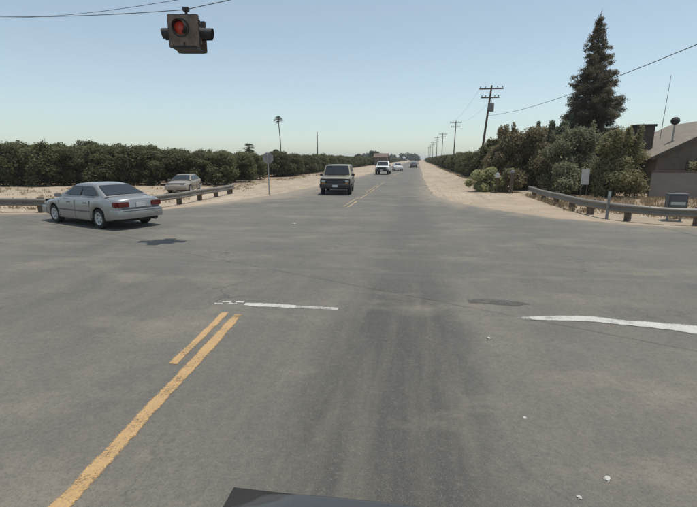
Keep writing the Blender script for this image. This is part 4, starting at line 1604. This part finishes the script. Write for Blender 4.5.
# cross gable facing the road, ridge running back
def gable(parent, half, depth, eave, ridge, y0, over=0.45, name='roof'):
    w = MB()
    w.rings([[Vector((-half, y, -0.1)), Vector((half, y, -0.1)), Vector((half, y, eave)), Vector((0, y, ridge - 0.12)), Vector((-half, y, eave))] for y in (y0, y0 + depth)])
    w.build('wall', M['stucco'], parent)
    sl = (ridge - eave) / half
    for s in (-1, 1):
        a = [Vector((0, y0 - over, ridge)), Vector((s * (half + over), y0 - over, eave - sl * over)), Vector((s * (half + over), y0 + depth + over, eave - sl * over)), Vector((0, y0 + depth + over, ridge))]
        th = Vector((0, 0, 0.13))
        vs = a + [p + th for p in a]
        fs = [(0, 1, 2, 3), (7, 6, 5, 4), (0, 4, 5, 1), (1, 5, 6, 2), (2, 6, 7, 3), (3, 7, 4, 0)]
        o = MB().add(vs, fs).build(name, M['shingle'], parent)
        uv = o.data.uv_layers.new(name='uv')
        for lp in o.data.loops:
            c = o.data.vertices[lp.vertex_index].co
            uv.data[lp.index].uv = (c.y, math.hypot(c.x, c.z - ridge))
        # fascia on the rake
        q0, q1 = a[0] - Vector((0, 0.03, 0.10)), a[1] - Vector((0, 0.03, 0.10))
        f = MB().add([q0, q1, q1 + Vector((0, 0, 0.25)), q0 + Vector((0, 0, 0.25)), q0 + Vector((0, 0.027, 0)), q1 + Vector((0, 0.027, 0)), q1 + Vector((0, 0.027, 0.25)), q0 + Vector((0, 0.027, 0.25))],
                     [(0, 1, 2, 3), (7, 6, 5, 4), (0, 4, 5, 1), (1, 5, 6, 2), (2, 6, 7, 3), (3, 7, 4, 0)]).build('fascia', M['fascia'], o)
        bm = bmesh.new()
        bm.from_mesh(f.data)
        bmesh.ops.recalc_face_normals(bm, faces=bm.faces)
        bm.to_mesh(f.data)
        bm.free()
        bm = bmesh.new()
        bm.from_mesh(o.data)
        bmesh.ops.recalc_face_normals(bm, faces=bm.faces)
        bm.to_mesh(o.data)
        bm.free()


gable(hs, 4.3, 9.0, 2.45, 4.75, 0.0)
wn_ = MB().box(-2.6, -1.2, -0.05, -0.005, 1.0, 2.1).build('window', M['fascia'], hs)
MB().box(-2.52, -1.94, -0.056, -0.0505, 1.08, 2.02).build('pane', M['glass'], wn_)
MB().box(-1.86, -1.28, -0.056, -0.0505, 1.08, 2.02).build('pane', M['glass'], wn_)
ch = MB().box(-4.75, -3.65, 2.6, 3.5, 1.2, 4.40).build('chimney', M['brick'], hs)
MB().box(-4.83, -3.57, 2.52, 3.58, 4.403, 4.56).build('chimney_cap', M['soot'], ch)
mb = MB()
mb.tube([(-2.3, 5.0, 3.2), (-2.18, 5.0, 8.1)], [0.03, 0.016], 8)
mb.build('antenna', M['galv'], hs, 50)
# round vent ball on its pipe
mb = MB()
mb.tube([(-2.75, 2.0, 3.2), (-2.75, 2.0, 4.45)], 0.05, 8)
vp = mb.build('vent_pipe', M['galv'], hs, 50)
mb = MB()
mb.lathe([(0.05, 0), (0.17, 0.05), (0.25, 0.15), (0.27, 0.27), (0.22, 0.40), (0.10, 0.49), (0.001, 0.50)], 'z', 16, Matrix.Translation((-2.75, 2.0, 4.45)))
mb.build('vent_turbine', M['soot'], vp, 50)

wl = thing('block_wall', 'low grey-brown block wall in front of the house', 'wall', (13.2, 27.4, 0), R(-5))
MB().box(0, 22, -0.1, 0.1, -0.2, 1.46).build('wall', M['blockwall'], wl)
MB().box(-0.02, 22.02, -0.13, 0.13, 1.463, 1.53).build('coping', M['fascia'], wl)


# ------------------------------------------------------------------ dry weeds and pebbles
def tufts(name, label, spots, mat, seed, hmin, hmax, per=16, cat='grass'):
    g = np.random.default_rng(seed)
    S_ = np.array(spots)
    n = len(S_) * per
    base = np.repeat(S_, per, axis=0)
    P = np.zeros((n, 3))
    P[:, :2] = base + g.normal(size=(n, 2)) * 0.10
    hgt = g.uniform(hmin, hmax, n)
    d = unit(np.column_stack([g.normal(size=n) * 0.45, g.normal(size=n) * 0.45, np.ones(n)]))
    A = d * (hgt / 2)[:, None]
    P = P + A
    side = unit(np.cross(d, g.normal(size=(n, 3))))
    o = link(name, quads_mesh(name, P, A, side * (0.012 + 0.012 * g.random(n))[:, None], mat))
    o['kind'] = 'stuff'
    return tag(o, label, cat)


r_ = random.Random(11)
sp = [(r_.uniform(7.6, 26), r_.uniform(17.4, 27)) for _ in range(900)]
sp = [(x, y) for x, y in sp if y > 17.3 + max(0, 9.5 - x) * 1.2]
sp += [(6.9 + r_.uniform(-0.4, 0.5), r_.uniform(19, 28)) for _ in range(90)]
tufts('dry_weeds', 'dry straw-coloured weeds on the ground behind the right guardrail', sp, M['dry_grass'], 3, 0.06, 0.28)
sp = [(r_.uniform(-45, -12.2), r_.uniform(16.7, 34)) for _ in range(350)] + [(r_.uniform(-15.5, -12), r_.uniform(28, 90)) for _ in range(260)]
sp += [(r_.uniform(-45, -15), 16.6 + r_.uniform(-0.2, 0.5)) for _ in range(160)]
tufts('dry_weeds', 'sparse dry weeds on the sand behind the left guardrail', sp, M['dry_grass'], 4, 0.05, 0.22)
sp = [(r_.uniform(4.4, 5.8), r_.uniform(36, 120)) for _ in range(260)]
tufts('dry_weeds', 'dry weeds along the foot of the right orchard row', sp, M['dry_grass'], 5, 0.05, 0.3)

g = np.random.default_rng(21)
pb = MB()
for i in range(700):
    side = i % 3
    if side == 0:
        t = r_.random()
        x, y = 1.0 + 5.2 * t * r_.random() + 0.2, 17.0 + 22 * r_.random()
        if x < 1.2 + max(0, 23 - y) * 0.75:
            continue
    elif side == 1:
        x, y = r_.uniform(-12, -8.2), r_.uniform(19, 40)
        if x > -8.6 - max(0, 26 - y) * 0.33:
            continue
    else:
        x, y = r_.uniform(-40, -14), r_.uniform(15.4, 16.3)
    s = r_.uniform(0.008, 0.03)
    m = Matrix.Translation((x, y, s * 0.3)) @ Matrix.Rotation(r_.random() * 6, 4, 'Z')
    pb.add([m @ Vector(p) * 1.0 for p in ((-s, -s * .8, -s * .4), (s * .9, -s, -s * .4), (s, s * .7, -s * .4), (-s * .8, s, -s * .4), (-s * .5, -s * .3, s * .5), (s * .5, -s * .5, s * .6), (s * .4, s * .5, s * .45), (-s * .4, s * .5, s * .5))],
           [(0, 1, 5, 4), (1, 2, 6, 5), (2, 3, 7, 6), (3, 0, 4, 7), (4, 5, 6, 7)])
o = pb.build('gravel', M['sand'])
o['kind'] = 'stuff'
tag(o, 'loose pebbles scattered along the sandy shoulders', 'gravel')

# ------------------------------------------------------------------ summer haze over the valley floor
hzm = bpy.data.materials.new('haze_air')
hzm.use_nodes = True
hzm.node_tree.nodes.clear()
ho = hzm.node_tree.nodes.new('ShaderNodeOutputMaterial')
hv = hzm.node_tree.nodes.new('ShaderNodeVolumePrincipled')
hv.inputs['Color'].default_value = (0.93, 0.96, 1.0, 1)
hv.inputs['Density'].default_value = 0.00035
hzm.node_tree.links.new(hv.outputs[0], ho.inputs['Volume'])
hb = MB()
hb.box(-3600, 3600, -700, 6600, -1.0, 17.5)
ho_ = hb.build('haze', hzm)
ho_['kind'] = 'stuff'
tag(ho_, 'pale summer haze lying over the fields', 'haze')
